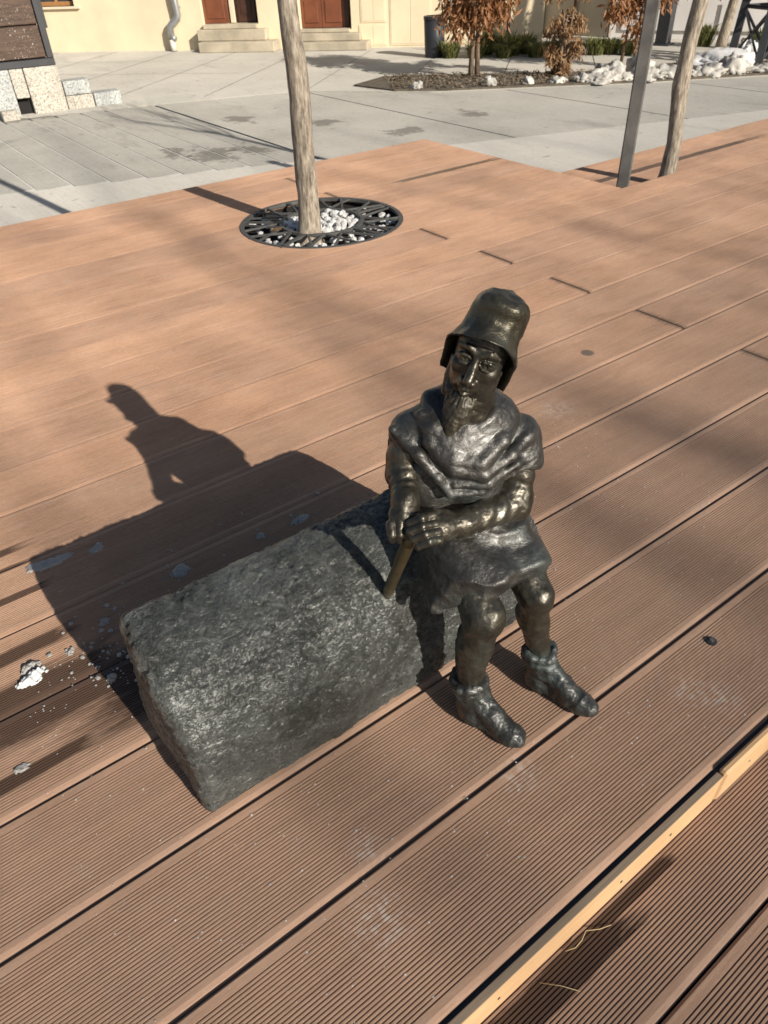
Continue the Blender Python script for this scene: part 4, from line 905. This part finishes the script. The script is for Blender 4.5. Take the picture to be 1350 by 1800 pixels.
# litter bin by the wall and lattice mast
bn = thing('litter_bin', (43.2, 52.1, zw), 'tall black litter bin against the cream wall', 'bin'); c = np.array([43.2, 52.1])
def frust(c, rs, n=20): 
    mb = MB(); mb.tube([(*c, z) for z, r in rs], [r for z, r in rs], n); return mb
frust(c, [(zw, .72), (zw+.1, .74), (zw+1.2, .79), (zw+2.5, .83)]).build('body', M['bin'], bn, True); frust(c, [(zw+2.5, .86), (zw+2.72, .86), (zw+2.74, .8)]).build('rim', M['bin'], bn); frust(c, [(zw+2.74, .6), (zw+2.75, .58)]).build('opening', M['dark'], bn)
lt = thing('lattice_mast', (55, 31.2, zw), 'black steel lattice mast at the right edge', 'mast')
B4 = [np.array(q) for q in ((54.3, 33.1), (53.2, 30.3), (56.0, 29.2), (57.1, 32.0))]; Tp = [q+(np.array([55.15, 31.15])-q)*.35+np.array([.9, .5]) for q in B4]; HM = 14.0
at_ = lambda i, z: np.array([*(B4[i]+(Tp[i]-B4[i])*z/HM), zw+z])
for i in range(4):
    MB().tube([at_(i, 0), at_(i, HM)], .34, 4).build('leg', M['steel'], lt)
    j = (i+1) % 4
    for z0, z1 in ((.2, 3.2), (3.2, 6.0), (6.0, 9)):
        MB().tube([at_(i, z0), at_(j, z1)], .1, 4).build('brace', M['steel'], lt); MB().tube([at_(j, z0), at_(i, z1)], .1, 4).build('brace', M['steel'], lt)
        MB().tube([at_(i, z1), at_(j, z1)], .11, 4).build('cross_bar', M['steel'], lt)

# ------------------------------------------------------------------ planting bed with trees
bedf = [(30.6, 45.2), (31.2, 41.6), (33.5, 39.2), (37.3, 36.6), (43.0, 32.5), (51, 28.0), (60, 24)]; bedb = [(60, 28.5), (51, 34.0), (43.5, 38.0), (38.2, 43.2), (34, 46.6)]
bed = sheet('planting_bed', bedf+bedb, zw+.1, M['soil'], th=.12)
rg = random.Random(77); mb = MB()
def inbed(t, v):
    f = np.array(bedf[1:]); b = np.array(bedb[::-1]); n = len(f)-1; u = t*n; i = min(int(u), n-1); p = f[i]+(f[i+1]-f[i])*(u-i); n2 = len(b)-1; u2 = t*n2; j = min(int(u2), n2-1); q = b[j]+(b[j+1]-b[j])*(u2-j); return p+(q-p)*v
for i in range(2600):
    p = inbed(rg.random(), rg.random()); r = rg.uniform(.06, .2); a = np.array([rg.gauss(0, 1), rg.gauss(0, 1), rg.gauss(0, .5)]); a /= np.linalg.norm(a); b = np.cross(a, [0, 0, 1]); c = np.array([*p, zw+.12+rg.uniform(0, .12)])
    mb.poly([c-a*r, c+b*r*.5, c+a*r, c-b*r*.5+[0, 0, .04]], [(0, 1, 2, 3)])
tag(mb.build('mulch', M['mulch'], None, False, (40, 39, zw)), 'bark mulch and fallen leaves covering the planting bed', 'mulch', None, 'stuff')
def leaves(mb, pts, n, spread, L, rg, droop=.9):
    for i in range(n):
        c = np.array(pts[rg.randrange(len(pts))])+np.array([rg.gauss(0, spread), rg.gauss(0, spread), rg.gauss(0, spread)])
        a = np.array([rg.gauss(0, .5), rg.gauss(0, .5), -droop+rg.gauss(0, .4)]); a /= np.linalg.norm(a); b = np.cross(a, [rg.gauss(0, 1), rg.gauss(0, 1), .2]); b /= np.linalg.norm(b)+1e-9; l = L*rg.uniform(.6, 1.25); nn = np.cross(a, b)*.05*l
        mb.poly([c, c+a*l*.5+b*l*.14+nn, c+a*l, c+a*l*.5-b*l*.14+nn], [(0, 1, 2, 3)])
def leafy_tree(name, base, stems, crown, nleaf, L, mat, label, seed, low=0):
    t = thing(name, base, label, 'tree', 'brown-leaved young trees in the bed'); rg = random.Random(seed); b = np.array(base, float); mb = MB(); tips = []
    tr = MB()
    cz, rx, rz = crown
    for dx, dy, r in stems:
        top = b+[dx*1.5, dy*1.5, cz]; tr.tube([b+[dx, dy, 0], b+[dx*.7, dy*.7, cz*.35], b+[dx*1.2, dy*1.2, cz*.7], top], [r, r*.85, r*.7, r*.4], 8)
    tr.build('trunk', M['bark2'], t, True)
    for i in range(26):
        a = rg.uniform(0, 6.28); z = rg.uniform(low, cz+rz*.6); q = b+[0, 0, z]; e = np.array([math.cos(a), math.sin(a), rg.uniform(-.1, .6)]); 
        k = math.sqrt(max(.05, 1-((z-cz)/rz)**2)) if low == 0 or z > cz-rz else .3
        n = 5; pts = [q+e*rx*k*j/n*rg.uniform(.75, 1.05)+np.array([0, 0, -.25*(j/n)**2*rx]) for j in range(n+1)]
        mb.tube(pts, [.05*(1-.8*j/n) for j in range(n+1)], 4); tips += pts[2:]
    mb.build('branches', M['bark2'], t); mb = MB(); leaves(mb, tips, nleaf, rx*.13, L, rg); mb.build('crown', mat, t); return t
leafy_tree('young_tree', (38.16, 41.78, zw+.1), [(-.22, .12, .19), (.18, -.1, .19)], (6.2, 2.9, 3.3), 4600, .62, M['leaf'], 'round young tree with brown dry leaves, nearest the litter bin', 4, low=3.2)
leafy_tree('young_tree', (41.9, 37.4, zw+.1), [(-.2, .2, .12), (.2, -.15, .12), (0, .3, .1), (.1, .1, .1), (-.3, -.1, .09)], (3.6, 1.35, 4.2), 2600, .42, M['leaf2'], 'narrow columnar shrub with tan leaves down to the ground', 8, low=.5)
leafy_tree('young_tree', (48.4, 37.2, zw+.1), [(-.35, .3, .12), (.35, -.3, .12)], (6.0, 2.6, 4.0), 4200, .55, M['leaf'], 'two-stemmed young tree with brown leaves, left of the dark stake', 12, low=2.2)
leafy_tree('young_tree', (54.6, 36.2, zw+.1), [(-.1, .1, .2)], (7.0, 3.0, 3.4), 4200, .6, M['leaf'], 'brown-leaved young tree right of the pale slim trunk', 16, low=4.4)
bt_ = thing('bare_sapling', (60.5, 37.9, zw), 'pale bare trunk in front of the white wall at far right', 'tree'); mb = MB(); trunk_mesh(mb, [(60.5, 37.9, zw), (60.8, 37.8, zw+3), (61.1, 37.7, zw+9)], [.42, .36, .3], 9, 12); mb.build('trunk', M['bark'], bt_, True)
sp = thing('sapling_stake', (51.2, 52.1, zw), 'thin grey stake against the cream wall behind the grasses', 'stake'); MB().tube([(51.2, 52.1, zw), (51.35, 52.0, zw+9)], .16, 8).build('pole', M['stake'], sp, True)
# ornamental grass clumps
def clump(x, y, r, h, n, lb, seed):
    rg = random.Random(seed); mb = MB()
    for i in range(n):
        a = rg.uniform(0, 6.28); rr2 = r*.45*math.sqrt(rg.random()); p = np.array([x+rr2*math.cos(a), y+rr2*math.sin(a), zw+.02]); a2 = a+rg.gauss(0, .5); out = r*rg.uniform(.3, 1); hh = h*rg.uniform(.6, 1.1)
        d = np.array([math.cos(a2), math.sin(a2), 0]); sd = np.array([-d[1], d[0], 0])*.035
        q1 = p+d*out*.35+[0, 0, hh*.75]; q2 = p+d*out+[0, 0, hh*rg.uniform(.6, 1)]
        mb.poly([p-sd, p+sd, q1+sd, q1-sd, q2], [(0, 1, 2, 3), (3, 2, 4)])
    o = mb.build('grass_clump', M['grass'], None, False, (x, y, zw)); tag(o, lb, 'grass', 'ornamental grasses along the pavement'); return o
gl = [(43.6, 50.6, 1.2, 1.3), (44.9, 49.0, 1.3, 1.2), (46.6, 49.8, 1.3, 1.9), (48.2, 50.2, 1.2, 1.4), (46.2, 47.3, 1.2, 1.1), (47.6, 47.8, 1.3, 1.7), (49.0, 47.6, 1.2, 1.5), (48.0, 45.6, 1.2, 1.1), (49.6, 45.2, 1.1, 1.2), (50.8, 44.0, 1.1, 1.0), (51.6, 42.8, 1.2, 1.3), (52.6, 42.2, 1.1, 1.2), (53.0, 41.0, 1.1, 1.1), (53.8, 41.3, 1.0, 1.0)]
for i, (x, y, r, h) in enumerate(gl): clump(x, y, r, h, 230, 'green clump of ornamental grass in the row along the cream wall', 100+i)
clump(60.6, 39.6, 1.5, 1.6, 260, 'dark evergreen grass tuft in front of the white wall', 140); clump(62.6, 36.0, 1.4, 1.4, 220, 'grass tuft behind the lattice mast', 141)
# snow along the bed
rg = random.Random(9)
def snow_lump(x, y, r, h, lb, seed, mat='dirtysnow'):
    bm = bmesh.new(); bmesh.ops.create_icosphere(bm, subdivisions=4, radius=1); V = np.array([v.co[:] for v in bm.verts]); bm.verts.index_update(); Fs = [tuple(v.index for v in f.verts) for f in bm.faces]; bm.free()
    d = 1+.32*noise(V, 1.8, seed)+.24*noise(V, 4, seed+1)+.13*noise(V, 9, seed+2)+.07*noise(V, 19, seed+3); V = V*d[:, None]*[r, r*.9, h]; V = V@rotz(seed).T; V[:, 2] = np.maximum(V[:, 2], -.1)
    o = mesh('snow_lump', V+np.array([x, y, zw+.12]), Fs, M[mat], None, True, (x, y, zw)); tag(o, lb, 'snow', 'snow left along the planting bed'); return o
line = [(32.6, 41.0), (36.3, 38.2), (38.3, 36.8), (39.9, 35.8), (41.0, 34.8)]
for i, (x, y) in enumerate(line): snow_lump(x, y, rg.uniform(.35, .6), rg.uniform(.25, .45), 'small snow remnant at the front edge of the mulch bed', 20+i)
for i in range(26):
    t = i/25; x = 41.6+t*14; y = 34.2-.56*(x-41.6)+rg.uniform(-.1, .6); big = rg.random() < .3
    snow_lump(x, y, rg.uniform(.85, 1.2) if big else rg.uniform(.55, .9), rg.uniform(.55, .8) if big else rg.uniform(.25, .45), 'dirty white snow lump in the row along the kerb at the right', 40+i)
snow_lump(44.9, 33.4, 1.0, 1.05, 'large rounded snow lump just right of the dark stake', 80); snow_lump(51.6, 32.5, 2.3, .95, 'big clean heap of snow left of the lattice mast', 81, 'snow'); snow_lump(42.9, 34.2, .9, .9, 'large rounded snow lump just left of the dark stake', 83)
snow_lump(55.5, 32.6, .8, 1.2, 'white snow heap at the foot of the lattice mast', 82, 'snow')
